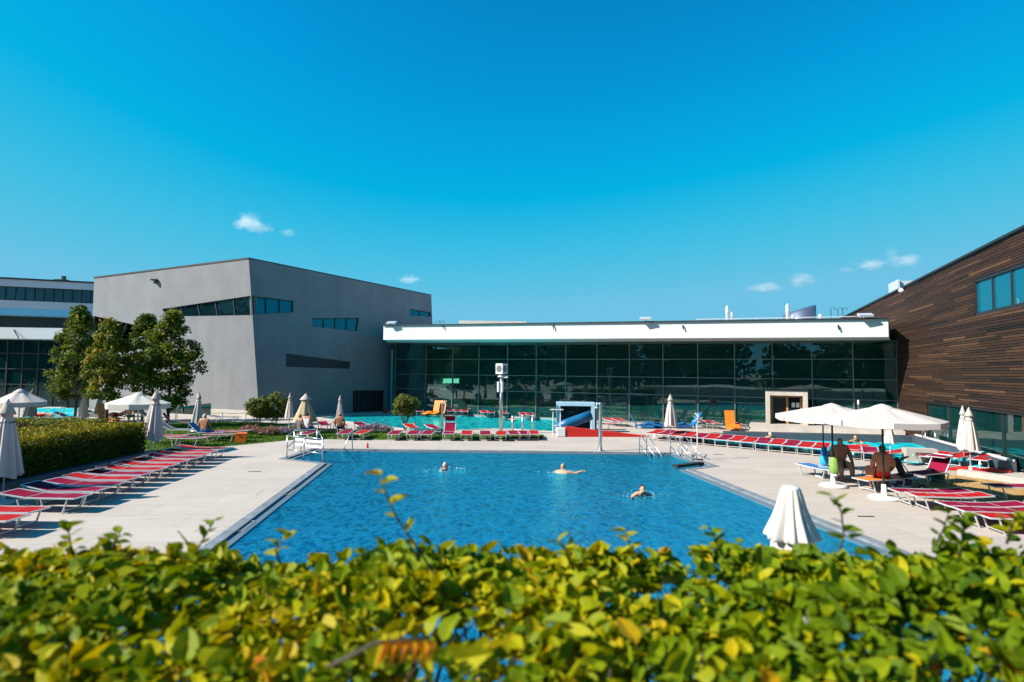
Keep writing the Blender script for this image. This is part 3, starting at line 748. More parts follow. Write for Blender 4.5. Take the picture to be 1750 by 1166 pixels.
def slab(pts, zb, zt):
    k = MB(); n = len(pts); q = [V((p[0], p[1], zb(p))) for p in pts] + [V((p[0], p[1], zt(p))) for p in pts]
    k.add(q, [tuple(range(n-1, -1, -1)), tuple(range(n, 2*n))] + [(i, (i+1) % n, n+(i+1) % n, n+i) for i in range(n)]); return k
slab([F0, F1, V((23.7, 36.6, 0)), FB1, FB0, V((-11.3, 53.8, 0))], soff, rtop).build('fascia_roof', M['white'], root)
k = MB(); k.bar(F0 + V((0, 0, rtop(F0)+.03)), F1 + V((0, 0, rtop(F1)+.03)), .3, .06); k.build('coping', M['coping'], root)
# interior
def hp(a, off): return tuple(HALL.pt(a, 0, off)[:2])
A0, A1 = mu[0]-.6, mu[-1]+.25
k = MB(); k.sheet([[hp(A0, 0), hp(A1, 0), hp(A1, -17), hp(A0, -17)]], .03); k.build('hall_floor', M['hallfloor'], root)
k = MB(); HALL.panel(k, [(A0, 0), (A1, 0), (A1, GT), (A0, GT)], -16.5, .2); k.build('hall_back_wall', M['hallwall'], root)
k = MB(); HALL.panel(k, [(A0, 0), (A0+15, 0), (A0+15, 6), (A0, 6)], -16.3, .1); k.build('hall_back_panel', M['hallwall'], root)
k = MB(); k.sheet([[hp(A0, .1), hp(A1, .1), hp(A1, -17), hp(A0, -17)]], 5.6); k.build('hall_ceiling', M['hallceil'], root)
k = MB(); k.prism([hp(A0, -.1), hp(A0, -17), hp(A0+.2, -17), hp(A0+.2, -.1)], 0, 5.6); k.build('hall_end_wall', M['hallwall'], root)
k = MB(); k.prism([hp(A1, -.1), hp(A1, -17), hp(A1-.2, -17), hp(A1-.2, -.1)], 0, 5.6); k.build('hall_end_wall', M['hallwall'], root)
for i in range(1, 15, 2):
    a = mu[i]+.35; k = MB(); k.tube(HALL.pt(a, 0, -.9), HALL.pt(a, GT-.15, -.9), .13, n=12); k.build('column', M['mullion'], root, True)
for i in range(2, 14, 3):
    k = MB(); k.bar(HALL.pt(mu[i], GT-.5, -1), HALL.pt(mu[i], GT-.5, -16), .3, .6); k.build('roof_beam', M['hallceil'], root)
# upper gallery with clerestory windows at the far-left inside
k = MB(); HALL.panel(k, [(mu[0], 2.9), (mu[4], 2.9), (mu[4], 4.1), (mu[0], 4.1)], -9, .15); k.build('gallery_front', mat('gallery_green', (.02, .14, .12), .7), root)
em = mat('glowing_clerestory', (.3, .8, .6), .6)
em.node_tree.nodes['Principled BSDF'].inputs['Emission Color'].default_value = (.25, .8, .55, 1); em.node_tree.nodes['Principled BSDF'].inputs['Emission Strength'].default_value = .9  # window panels glow by themselves, standing in for daylight behind
for x0, x1 in ((719, 728), (730, 746), (751, 772), (775, 784)):
    pts = []
    for x, y in ((x0, 655), (x1, 655), (x1, 647), (x0, 647.5)):
        q = onplane(x, y, HALL.pt(0, 0, -8.8), HALL.n) - HALL.p; pts.append((q.dot(HALL.u), q.dot(HALL.v)))
    k = MB(); HALL.panel(k, pts, -8.8, .05); k.build('clerestory_window', em, root)
# roof furniture: flood lamps, small gutter spouts, vents, railing
FF = Face(F0, F1)
for i, x in enumerate((672, 1104, 1478)):
    a = FF.uv(x, 550)[0]; k = MB(); p = FF.pt(a, rtop(FF.pt(a, 0))+.1, .25)
    k.box(p + V((0, 0, .12)), (.75, .5, .12), M=Matrix.Rotation(R(-15), 3, 'Z') @ Matrix.Rotation(R(18), 3, 'X')); k.bar(p + FF.n*-.6, p + V((0, 0, .1)), .08); k.build('flood_lamp', M['alu'], root)
for x in (758, 946, 1167, 1432):
    a, b = FF.uv(x, 557); k = MB(); p = FF.pt(a, b, 0)
    k.bar(p, p + FF.n*.10, .07); k.bar(p + FF.n*.10, p + FF.n*.14 + V((.05, 0, -.26)), .06); k.build('gutter_spout', M['darkmetal'], root)
def roofz(x, y, Y): return PY(x, y, Y)
for x, yt, w in ((766, 544, 7), (774, 545.5, 6), (780, 544, 7), (869, 541, 10), (899, 546, 9)):
    p = roofz(x, 556, 52); h = (556-yt)*.052; r = w*.052/2
    k = MB(); k.lathe([(r*.55, 0), (r*.55, h*.45), (r, h*.5), (r*1.05, h*.72), (r*.4, h), (0.02, h)], 12, (p.x, p.y, 7.05)); k.build('roof_vent', M['alu'], root, True)
for x, yt, w in ((1243, 522.5, 5.5), (1250.5, 533, 5), (1346, 519, 5.5), (1355, 538, 7), (1402, 537, 6)):
    Y = 48; p = roofz(x, 548, Y); h = (548-yt)*Y/1000; r = w*Y/2000
    k = MB(); k.lathe([(r, -1.0), (r, h*.55), (r*1.25, h*.58), (r*1.25, h*.62), (r*.95, h*.64), (r*.95, h*.8), (r*1.2, h*.83), (r*.3, h), (.02, h)], 12, (p.x, p.y, p.z)); k.build('roof_pipe', M['whitepaint'], root, True)
# slanted steel drum on the roof
p = roofz(1366, 546, 50); r = 26*.05
dm = MB(); n = 24; q = []
for kz in (0, 1):
    for i in range(n):
        an = 2*PI*i/n; zz = 0 if kz == 0 else (2.0 + .45*math.cos(an))
        q.append((p.x + r*math.cos(an), p.y + r*math.sin(an), (6.4 if kz == 0 else 7.2) + zz))
dm.add(q, [(i, (i+1) % n, n+(i+1) % n, n+i) for i in range(n)] + [tuple(range(n, 2*n))])
dm.build('slanted_drum', mat('zinc_sheet', (.25, .29, .36), .35, .8), root, True)
k = MB(); a, b = roofz(1190, 546, 45), roofz(1470, 541, 43); k.path([a, b], .035)
for i in range(9):
    t = i/8; c = a.lerp(b, t); k.tube(c, (c.x, c.y, 6.6), .02, n=5)
k.build('roof_railing', M['alu'], root)
for x, y, Y in ((745, 549, 50), (752, 549, 50), (1420, 527, 47), (1432, 527, 47), (1440, 527, 47)):
    c = roofz(x, y, Y); k = MB(); k.path([(c.x, c.y, 6.6), (c.x, c.y, c.z), (c.x+.25, c.y, c.z+.05), (c.x+.4, c.y, c.z-.15)], .025, 5); k.build('antenna', M['darkmetal'], root)
k = MB(); a, b = roofz(785, 551, 56), roofz(900, 552.5, 55); k.bar(a, b, .5, .30); k.build('rooflight_upstand', M['concrete'], root)

# ---- concrete door portal
p0 = HALL.pt((hu(1313, 640)[0]), 0); PW = 2.5; PH = 1.88
o = thing('door_portal', 'square concrete portal round an open timber door in the glass hall', 'portal', HALL.pt(hu(1343, 640)[0], .40, .55), math.atan2(gd.y, gd.x))
pw2, dep = PW/2, 1.1
for nm, c, d in (('jamb', (-pw2+.14, 0, PH/2), (.28, dep, PH)), ('jamb', (pw2-.14, 0, PH/2), (.28, dep, PH)), ('lintel', (0, 0, PH+.15), (PW, dep, .30))):
    k = MB(); k.box(c, d); k.build(nm, M['concrete'], o)
k = MB(); k.box((0, 0, PH+.33), (PW+.1, dep+.1, .06)); k.build('cap_flashing', M['darkmetal'], o)
for x in (-pw2+.32, .05, pw2-.34):
    k = MB(); k.box((x, .25, PH/2), (.13 if x < .9 else .2, .12, PH)); k.build('timber_post', M['wood'], o)
k = MB(); k.box((0, .25, PH-.06), (PW-.6, .12, .12)); k.build('timber_head', M['wood'], o)
k = MB(); k.box(((.05+pw2-.34)/2, .27, PH/2), (pw2-.5, .03, PH-.1)); dl = k.build('door_leaf', M['glassdark'], o)
for x in (.42, .68):
    k = MB(); k.box((x, .245, 1.25), (.2, .01, .3)); k.build('notice', M['whitepaint'], dl)
k = MB(); k.box((-.45, .6, PH/2), (1.1, .05, PH-.1)); k.build('dark_opening', M['dark'], o)
k = MB(); strip(k, HALL.pt(hu(1282, 640)[0], 0, .1), HALL.pt(hu(1533, 640)[0], 0, .1), 2.2, -.2, .40, 1)
struct(k.build('hall_step', M['concrete']))

# ---- timber clad building on the right
WX = lambda Y: 11.84 + .335*Y
WOOD = Face((WX(60), 60, 0), (WX(10), 10, 0))
wu = WOOD.uv
root = thing('timber_building', 'dark timber clad building with sloping roof edge', 'building', (WX(25), 25, 0), absolute=True)
TOPZ = lambda a: 8.47 + .0165*a
UEND = 53.0
win = [wu(1665.5, 537), (UEND-4, wu(1665.5, 537)[1]), (UEND-4, wu(1665.5, 482)[1]), wu(1665.5, 482)]
win[0] = (win[3][0], win[0][1])
gl0 = wu(1585, 690)[0]; glt = 2.17
glz = [(gl0, -.2), (UEND-1, -.2), (UEND-1, glt), (gl0, glt)]
k = MB(); WOOD.wall(k, [(0, -.5), (gl0, -.5), (gl0, glt), (UEND-1, glt), (UEND-1, -.5), (UEND, -.5), (UEND, TOPZ(UEND)), (0, TOPZ(0))], [win], .3)
k.build('backing_wall', M['dark'], root, fix=False)
k = MB(); back = 14
q = [WOOD.pt(0, TOPZ(0)-.02), WOOD.pt(UEND, TOPZ(UEND)-.02), WOOD.pt(UEND, TOPZ(UEND)-.02, -back), WOOD.pt(0, TOPZ(0)-.02, -back)]
k.add(q, [(0, 1, 2, 3)]); k.add([q[0], q[3], WOOD.pt(0, 0, -back), WOOD.pt(0, 0)], [(0, 1, 2, 3)]); k.add([q[1], q[2], WOOD.pt(UEND, 0, -back), WOOD.pt(UEND, 0)], [(0, 1, 2, 3)]); k.add([q[2], q[3], WOOD.pt(0, 0, -back), WOOD.pt(UEND, 0, -back)], [(0, 1, 2, 3)])
k.build('roof', M['coping'], root, fix=False)
rn = random.Random(21); k = MB(); z = -.02; ph = .115
while z < 9.5:
    spans = [(0, UEND)]
    def cut(sp, a, b):
        out = []
        for s0, s1 in sp:
            if b <= s0 or a >= s1: out.append((s0, s1)); continue
            if a > s0: out.append((s0, a))
            if b < s1: out.append((b, s1))
        return out
    if z < glt: spans = cut(spans, gl0, UEND-1)
    if z + ph > win[0][1] and z < win[2][1]: spans = cut(spans, win[0][0], win[1][0])
    amin = (z + ph - 8.47)/.0165
    if amin > 0: spans = cut(spans, 0, min(amin, UEND))
    for s0, s1 in spans:
        a = s0 - (rn.uniform(0, 2) if s0 == 0 else 0)
        while a < s1 - .02:
            b = min(s1, a + rn.uniform(1.6, 5.0)); a_ = max(a, s0)
            if b - a_ > .05:
                zt = max(0, min(.9, .45 + .25*noise.noise(V((a*.35, z*.6, 3))) + rn.gauss(0, .14)))
                if rn.random() < .03: zt = rn.uniform(.80, .93)
                th = .025 + rn.uniform(0, .02); h = ph - .022
                WOOD_q = [WOOD.pt(x, y, off) for off in (0, th) for x, y in ((a_+.004, z), (b-.004, z), (b-.004, z+h), (a_+.004, z+h))]
                k.add(WOOD_q, ((4, 5, 6, 7), (0, 1, 5, 4), (2, 3, 7, 6), (1, 2, 6, 5), (3, 0, 4, 7)), zt)
            a = b
    z += ph
stuff(k.build('plank_cladding', M['plank'], root, fix=False))
k = MB(); k.bar(WOOD.pt(-.2, TOPZ(0)+.04, .02), WOOD.pt(UEND, TOPZ(UEND)+.04, .02), .25, .10); k.build('coping', M['coping'], root)
nw = 8
window(WOOD, win, nw, root, 'ribbon_window', M['glassblue'], M['coping'], .1, .07)
k = MB(); WOOD.panel(k, [(win[0][0]-.2, win[0][1]-.2), (win[1][0]+.2, win[1][1]-.2), (win[2][0]+.2, win[2][1]+.2), (win[3][0]-.2, win[3][1]+.2)], -1.2, .05); k.build('inner_wall', mat('window_back', (.02, .16, .22), .8), root)
window(WOOD, glz, 8, root, 'ground_floor_glazing', M['glasshall'], M['coping'], .12, .05)
k = MB(); k.sheet([[tuple(WOOD.pt(gl0, 0, 0)[:2]), tuple(WOOD.pt(UEND, 0, 0)[:2]), tuple(WOOD.pt(UEND, 0, -7)[:2]), tuple(WOOD.pt(gl0, 0, -7)[:2])]], .1); k.build('inner_floor', M['hallfloor'], root)
k = MB(); WOOD.panel(k, [(gl0-.5, 0), (UEND, 0), (UEND, 2.2), (gl0-.5, 2.2)], -7, .05); k.build('inner_wall', M['hallwall'], root)
p = WOOD.pt(wu(1517, 500)[0], TOPZ(10)+.45, -1.2)
k = MB(); q = onplane(1528, 496, WOOD.pt(0, 0, -1.0), WOOD.n); k.box(q, (.1, 2.2, 1.15), rz=math.atan2(-.335, 1)); k.box(q + V((.5, 0, 0)), (.9, 2.1, 1.0), rz=math.atan2(-.335, 1)); k.build('roof_ventilation_box', M['alu'], root)
q = onplane(1541, 496, WOOD.pt(0, 0, .1), WOOD.n); k = MB(); k.ball(q, (.16, .22, .16)); k.build('wall_camera', M['whitepaint'], root, True)

# ================================================================== plants
def leaf_quad(mb, p, n, d, L, Wd, tone):
    """a small bent leaf of two quads"""
    s = d.cross(n).normalized()*Wd/2
    m = p + d*L*.5 + n*L*.08
    mb.add([p, m - s, p + d*L - n*L*.05, m + s], [(0, 1, 2), (0, 2, 3)], tone)
def rdir(rn):
    z = rn.uniform(-1, 1); a = rn.uniform(0, 2*PI); r = math.sqrt(1-z*z)
    return V((r*math.cos(a), r*math.sin(a), z))
def crown(clusters, per, crad, L, rn, lo=.2, hi=.75, light=None, flat=.75):
    mb = MB()
    for c, cr in clusters:
        base = rn.uniform(lo, hi)
        for i in range(per):
            o = rdir(rn)*(rn.random()**.45)*cr*crad
            o.z *= flat
            n = (o.normalized()*.6 + rdir(rn)*.7 + V((0, 0, .35))).normalized()
            d = n.cross(rdir(rn)).normalized()
            l = L*rn.uniform(.7, 1.3)
            leaf_quad(mb, c + o, n, d, l, l*.72, max(0, min(1, base + rn.gauss(0, .13))))
    return mb
def tree(base, top, cw, crown_lo, label, seed, tr=.09, shape=None, nclus=140, per=62, hi=.75, rust=.05):
    rn = random.Random(seed)
    o = thing('shade_tree', label, 'tree', base, 0, 'trees on the lawn')
    H = top
    k = MB()
    bend = [V((0, 0, -.1)), V((rn.uniform(-.03, .03), rn.uniform(-.03, .03), crown_lo*.5)), V((rn.uniform(-.06, .06), 0, crown_lo)), V((rn.uniform(-.1, .1), rn.uniform(-.1, .1), (crown_lo+H)*.5)), V((rn.uniform(-.2, .2), 0, H*.93))]
    k.path(bend, [tr*1.15, tr, tr*.85, tr*.55, tr*.15], 10); k.build('trunk', M['bark'], o, True)
    lm = MB(); clusters = []
    for i in range(nclus):
        t = rn.random()**.85
        z = lerp(crown_lo, H, t)
        env = math.sin(PI*min(1, (t*.86+.14)))**.6 * (1.08 - .42*t)            # egg-shaped envelope, narrower at the top
        a = rn.uniform(0, 2*PI)
        env *= 1 + .22*math.sin(3*a + seed) + .16*noise.noise(V((math.cos(a)*1.3+seed, math.sin(a)*1.3, t*3.2)))*1.6
        rr = cw/2*.95*env*math.sqrt(rn.uniform(.12, 1))
        p = V((rr*math.cos(a), rr*math.sin(a), z + rn.uniform(-.12, .12)))
        clusters.append((p, rn.uniform(.7, 1.25)))
        if i % 4 == 0:
            s = V((0, 0, max(crown_lo*.92, z - .25 - rr*.55)))
            lm.path([s, s.lerp(p, .5) + V((0, 0, .08)), p], [tr*.34, tr*.2, .012], 5)
    lm.build('limbs', M['bark'], o, True)
    mb = crown(clusters, per, cw*.115, .19, rn, .1, hi)
    # rusty sprays here and there
    for c, cr in clusters[::int(1/rust)]:
        for i in range(18):
            q = rdir(rn)*cw*.10; leaf_quad(mb, c + q + V((0, 0, .1)), (q.normalized()+V((0, 0, .4))).normalized(), rdir(rn), .16, .11, rn.uniform(.85, 1))
    mb.build('crown', M['treeleaf'], o, fix=False)
    return o
def px_tree(xt, yb, ytop, wpx, ylo, label, seed, **kw):
    b = G(xt, yb); d = b.y/FPX
    return tree(b, HC + (G(xt, 720).y and (630 - ytop)*d), wpx*d, HC + (630 - ylo)*d, label, seed, **kw)
px_tree(128, 722, 529, 86, 682, 'tall dark green shade tree in front of the glass pavilion, leftmost of four', 11, hi=.6)
px_tree(181, 731, 552, 84, 680, 'yellow-green shade tree second from the left above the hedge', 12, hi=.9, rust=.1)
px_tree(243, 721, 538, 70, 665, 'dark shade tree standing behind the two front trees', 13, hi=.5, nclus=110)
px_tree(287, 729, 535, 100, 690, 'broad shade tree with spreading crown beside the grey building', 14, hi=.72, rust=.08)

def bush(px_, py_, wpx, ytop, ylo, label, seed, stems=5):
    rn = random.Random(seed); b = G(px_, py_); d = b.y/FPX; yh = 637 + .01*(px_-875)
    o = thing('clipped_bush', label, 'bush', b, 0, 'clipped bushes by the far pool')
    zt, zl, w = HC + (yh-ytop)*d, HC + (yh-ylo)*d, wpx*d
    k = MB()
    for i in range(stems):
        a = 2*PI*i/stems; k.path([(.05*math.cos(a), .05*math.sin(a), 0), (.12*math.cos(a), .12*math.sin(a), zl*.6), (w*.3*math.cos(a), w*.3*math.sin(a), (zl+zt)*.5)], [.028, .022, .01], 5)
    k.build('stems', M['bark'], o, True)
    cl = []
    for i in range(110):
        q = rdir(rn); q = V((q.x*w/2, q.y*w/2, q.z*(zt-zl)/2)) * (rn.uniform(.45, 1.0)**.6) * rn.uniform(.85, 1.08)
        cl.append((q + V((0, 0, (zt+zl)/2)), rn.uniform(.7, 1.2)))
    crown(cl, 46, w*.11, .10, rn, .15, .8).build('crown', M['bushleaf'], o, fix=False)
bush(440, 737, 38, 678, 714, 'smaller left of the two touching round bushes beside parasols', 31)
bush(468, 736, 45, 671, 716, 'larger right of the two touching round bushes beside parasols', 32)
bush(692, 736, 47, 674, 712, 'round clipped bush on thin bare stems before the far pool', 33, 7)

def flowerbed(name, x, y, wpx, hpx, label, cat, m, seed, n):
    rn = random.Random(seed); b = G(x, y); d = b.y/FPX
    mb = MB()
    for i in range(n):
        a, r = rn.uniform(0, 2*PI), math.sqrt(rn.random())
        q = V((r*math.cos(a)*wpx*d/2, r*math.sin(a)*.7, 0)); h = hpx*d*rn.uniform(.55, 1.05)*(1-.45*r*r)
        lean = V((rn.uniform(-.12, .12), rn.uniform(-.12, .12), 0))
        mb.add([q + V((-.006, 0, 0)), q + V((.006, 0, 0)), q + lean + V((0, 0, h))], [(0, 1, 2)], .3)
        for j in range(7):
            t = rn.uniform(.35, 1.02); leaf_quad(mb, q + lean*t + V((0, 0, h*t)), rdir(rn), rdir(rn), .075, .05, rn.uniform(.62, 1) if t > .72 and rn.random() < .7 else rn.uniform(0, .5))
    o = mb.build(name, m, fix=False); o.location = b; tag(o, label, cat)
flowerbed('rose_bush', 426, 741, 34, 16, 'pale pink rose bush beneath the round bushes on lawn', 'plant', M['flower_pink'], 41, 220)
flowerbed('rose_bush', 462, 744, 40, 16, 'pink rose bush nearest the railing at the pool corner', 'plant', M['flower_pink'], 42, 260)
flowerbed('lavender_plant', 487, 743, 34, 15, 'grey-violet flowering herb bed beside the pink roses', 'plant', M['lavender'], 43, 220)
flowerbed('lavender_plant', 640, 739, 62, 17, 'tall lavender bed behind the lawn loungers', 'plant', M['lavender'], 44, 420)

# ---- clipped hedge on the left, on its low wall
o = thing('side_hedge', 'long clipped hedge behind the left row of loungers', 'hedge', (-14.2, 17, .3), absolute=True)
rn = random.Random(50); mb = MB()
HX0, HX1, HY0, HY1, HZ0, HZ1 = -17.2, -14.25, 9.0, 23.0, .35, 1.5
for i in range(36000):
    f = rn.random()
    x, y, z = rn.uniform(HX0, HX1), rn.uniform(HY0, HY1), rn.uniform(HZ0, HZ1)
    dp = abs(rn.gauss(0, .07))
    if f < .52: x = HX1 - dp; n = V((1, 0, .2))
    elif f < .86: z = HZ1 - dp; n = V((0, 0, 1))
    elif f < .94: y = HY1 - dp; n = V((0, 1, .2))
    else: y = HY0 + dp; n = V((0, -1, .2))
    wob = .07*noise.noise(V((x*1.4, y*1.4, z*1.6)))
    p = V((x, y, z)) + n*wob
    n = (n + rdir(rn)*.9).normalized(); d = n.cross(rdir(rn)).normalized()
    l = rn.uniform(.06, .105)
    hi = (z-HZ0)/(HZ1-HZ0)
    leaf_quad(mb, p, n, d, l, l*.66, max(0, min(1, .26 + .52*hi**4 + .2*noise.noise(V((y*.8, z, 5))) + rn.gauss(0, .17))))  # leaves yellower towards the top: sunlight painted into the tone
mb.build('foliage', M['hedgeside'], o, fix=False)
k = MB(); k.box(((HX0+HX1)/2, (HY0+HY1)/2, (HZ0+HZ1)/2-.06), (HX1-HX0-.35, HY1-HY0-.35, HZ1-HZ0-.3)); k.build('twigs', M['bark'], o)
k = MB(); k.prism([(-17.3, 8.6), (-14.22, 8.6), (-14.22, 23.1), (-17.3, 23.1)], 0, .37); struct(k.build('planting_bed', M['bark']))
k = MB(); strip(k, V((-13.95, 8, 0)), V((-13.95, 23.4, 0)), .26, -.1, .40, -1)
tag(k.build('planter_wall', M['darkrim']), 'low dark stone wall under the long left hedge', 'wall')
# second hedge strip behind it
o = thing('back_hedge', 'lower hedge strip behind the long left hedge', 'hedge', (-20, 27, .2), absolute=True); mb = MB()
for i in range(7000):
    x, y = rn.uniform(-27, -19), rn.uniform(26.2, 28); z = 1.25 - abs(rn.gauss(0, .08))
    if rn.random() < .35: y = 26.2 + abs(rn.gauss(0, .06)); z = rn.uniform(.1, 1.25)
    n = (V((0, -.4, 1)) + rdir(rn)*.9).normalized(); l = rn.uniform(.07, .12)
    leaf_quad(mb, V((x, y, z + .06*noise.noise(V((x, y, 0))))), n, n.cross(rdir(rn)).normalized(), l, l*.66, max(0, min(1, .5 + rn.gauss(0, .2))))
mb.build('foliage', M['hedgeside'], o, fix=False)
k = MB(); k.box((-23, 27.1, .6), (7.6, 1.5, 1.0)); k.build('twigs', M['bark'], o)

# ---- dark woodland behind the camera (the hall glass mirrors it)
rn = random.Random(60); mb = MB()
for i in range(190):
    x = rn.uniform(-75, 75); y = rn.uniform(-46, -24); h = rn.uniform(10.5, 17)
    if i >= 95:
        t = rn.random(); x = lerp(-62, -150, t) + rn.uniform(-9, 9); y = lerp(-42, 34, t) + rn.uniform(-9, 9); h = rn.uniform(13, 21)
    if -16 < x < -9: h *= .62
    mb.tube((x, y, 0), (x, y, h*.8), .2, .08, 6, .05)
    for j in range(210):
        t = rn.random(); q = rdir(rn)*rn.uniform(.4, 1)
        p = V((x + q.x*3.4*(1.1-t*.6), y + q.y*3.4, 1.2 + t*(h-1.2)))
        n = (q + rdir(rn)).normalized(); leaf_quad(mb, p, n, n.cross(rdir(rn)).normalized(), 1.35, 1.0, rn.random()*.9)
tag(mb.build('woodland', M['woodleaf'], fix=False), 'dark wood of tall trees mirrored in the hall glass', 'wood', kind='stuff')

# ================================================================== loungers
PROTO = {}
def sling(mb, x0, x1, w, z, sag=.018, n=6, th=.008, tilt=0):
    q = []
    for lay in (0, 1):
        for i in range(n+1):
            t = i/n; x = lerp(x0, x1, t); s = -sag*math.sin(PI*t)
            for y in (-w/2, 0, w/2):
                q.append((x, y, z + s*(1 if y else 1.5) + tilt*(x-x0) - lay*th))
    f = []; m = (n+1)*3
    for i in range(n):
        for j in range(2):
            a = i*3+j; f += [(a, a+3, a+4, a+1), (m+a, m+a+1, m+a+4, m+a+3)]
        f += [(i*3, m+i*3, m+i*3+3, i*3+3), (i*3+2, i*3+5, m+i*3+5, m+i*3+2)]
    f += [(0, 1, m+1, m), (1, 2, m+2, m+1), (n*3, m+n*3, m+n*3+1, n*3+1), (n*3+1, m+n*3+1, m+n*3+2, n*3+2)]
    mb.add(q, f)
def lounger(label, loc, rz, col='red', back=6, shade=None, group='red sling loungers', name='sun_lounger', towel=None):
    key = (col, back, shade)
    m = M[col]; a = M['alu']
    if key in PROTO:
        o = copy_tree(PROTO[key])
        o.location = loc; o.rotation_euler = (0, 0, rz); tag(o, label, 'lounger', group); return o
    o = thing(name, label, 'lounger', loc, rz, group)
    PROTO[key] = o
    Wd, Z = .60, .375
    k = MB()
    for s in (-1, 1): k.bar((-.28, s*Wd/2, Z), (.97, s*Wd/2, Z), .038, .034)
    for x in (-.28, .5, .97): k.bar((x, -Wd/2, Z), (x, Wd/2, Z), .034, .03)
    k.build('frame', a, o)
    k = MB(); sling(k, -.26, .49, Wd-.05, Z+.018); k.build('seat', m, o)
    k = MB(); sling(k, .51, .955, Wd-.05, Z+.018, .008); k.build('foot_rest', m, o)
    # backrest with its own frame, hinged at x = -.28
    ca, sa = math.cos(R(back)), math.sin(R(back))
    def rot(mb):
        mb.v = [(-.28 - ca*(-.28-v[0]) - (v[2]-Z)*(-sa), v[1], Z + sa*(-.28-v[0]) + (v[2]-Z)*ca) for v in mb.v]; return mb
    k = MB(); sling(k, -.95, -.31, Wd-.05, Z+.02, .012); br = rot(k).build('backrest', m, o)
    k = MB()
    for s in (-1, 1): k.bar((-.28, s*Wd/2, Z+.006), (-.97, s*Wd/2, Z+.006), .036, .032)
    k.bar((-.97, -Wd/2, Z+.006), (-.97, Wd/2, Z+.006), .034, .03); rot(k).build('back_frame', a, br)
    for s in (-1, 1):
        k = MB(); k.bar((.78, s*(Wd/2-.02), Z-.01), (.66, s*(Wd/2-.02), 0.0), .036, .026); k.build('leg', a, o)
        k = MB(); k.bar((-.50, s*(Wd/2-.03), Z-.04), (-.38, s*(Wd/2-.03), 0.0), .036, .026); k.build('leg', a, o)
    k = MB(); k.bar((.69, -Wd/2+.02, .07), (.69, Wd/2-.02, .07), .026); k.build('stretcher', a, o)
    k = MB(); k.bar((-.42, -Wd/2+.03, .07), (-.42, Wd/2-.03, .07), .026); k.bar((-.28, -Wd/2+.03, Z-.03), (-.5, -Wd/2+.03, Z-.04), .024); k.bar((-.28, Wd/2-.03, Z-.03), (-.5, Wd/2-.03, Z-.04), .024); k.build('stretcher', a, o)
    if shade is not None:
        hx, hz = -.28 - ca*.69, Z + sa*.69
        c2, s2 = math.cos(R(shade)), math.sin(R(shade))
        k = MB()
        for s in (-1, 1): k.bar((hx, s*Wd/2, hz), (hx + c2*.46, s*Wd/2, hz + s2*.46), .026, .022)
        k.bar((hx + c2*.46, -Wd/2, hz + s2*.46), (hx + c2*.46, Wd/2, hz + s2*.46), .024); sh = k.build('sunshade_frame', a, o)
        k = MB(); q = [(hx + c2*t, s*(Wd/2-.03), hz + s2*t + e) for e in (.014, .006) for t, s in ((.12, -1), (.45, -1), (.45, 1), (.12, 1))]
        k.add(q, [(0, 1, 2, 3), (7, 6, 5, 4), (0, 4, 5, 1), (1, 5, 6, 2), (2, 6, 7, 3), (3, 7, 4, 0)]); k.build('sunshade', m, sh)
    return o

# row beside the left hedge
yy = [12.77, 13.5, 14.98, 15.8, 16.62, 17.45, 18.28, 19.1, 19.95, 20.8, 21.65, 22.5, 23.35, 24.2]
cc = ['red', 'red', 'crimson', 'crimson', 'crimson', 'red', 'crimson', 'red', 'red', 'red', 'crimson', 'red', 'red', 'red']
rn = random.Random(70)
for i, (y, c) in enumerate(zip(yy, cc)):
    fx = -10.6 - .1*(y-12.7)
    lounger('%s lounger, %s from the camera end of the row along the left hedge' % (c, ORD[i]), (fx-.97 + rn.uniform(-.06, .06), y, 0), R(rn.uniform(-3, 2)+1), c, (13 if i == 3 else (8 if i % 3 else 5)), (-30 if i == 3 else (12 if i % 3 == 0 else None)), 'loungers along the left hedge')
# row at the far side of the pool, foot ends to the water
xs = [(520, 753, 'crimson'), (584, 752, 'crimson'), (613, 752, 'red'), (671, 753, 'crimson'), (703, 753, 'crimson'), (728, 753, 'crimson'), (765, 753.5, 'crimson'), (796, 753.5, 'red'), (828, 753.5, 'crimson'), (856, 754, 'red'), (878, 753, 'crimson'), (896, 753, 'crimson'), (912, 752.5, 'red')]
for i, (x, y, c) in enumerate(xs):
    p = G(x, y)
    lounger('%s lounger, %s from the left in the row at the far pool edge' % (c, ORD[i]), p + V((0, .72, 0)), R(-90 + rn.uniform(-5, 5)), c, 1 if i not in (6,) else 40, None if i != 6 else 60, 'loungers at the far edge of the main pool').scale.z = .9 if i != 6 else 1
for i, (x, y, c) in enumerate([(505, 738, 'red'), (548, 737, 'crimson'), (575, 737, 'red'), (612, 738, 'crimson'), (700, 742, 'red'), (738, 743, 'crimson')]):
    lounger('%s lounger, %s from the left in the second row behind the lawn loungers' % (c, ORD[i]), G(x, y) + V((0, .6, 0)), R(-70 + rn.uniform(-8, 8)), c, 6, None, 'loungers of the second lawn row')
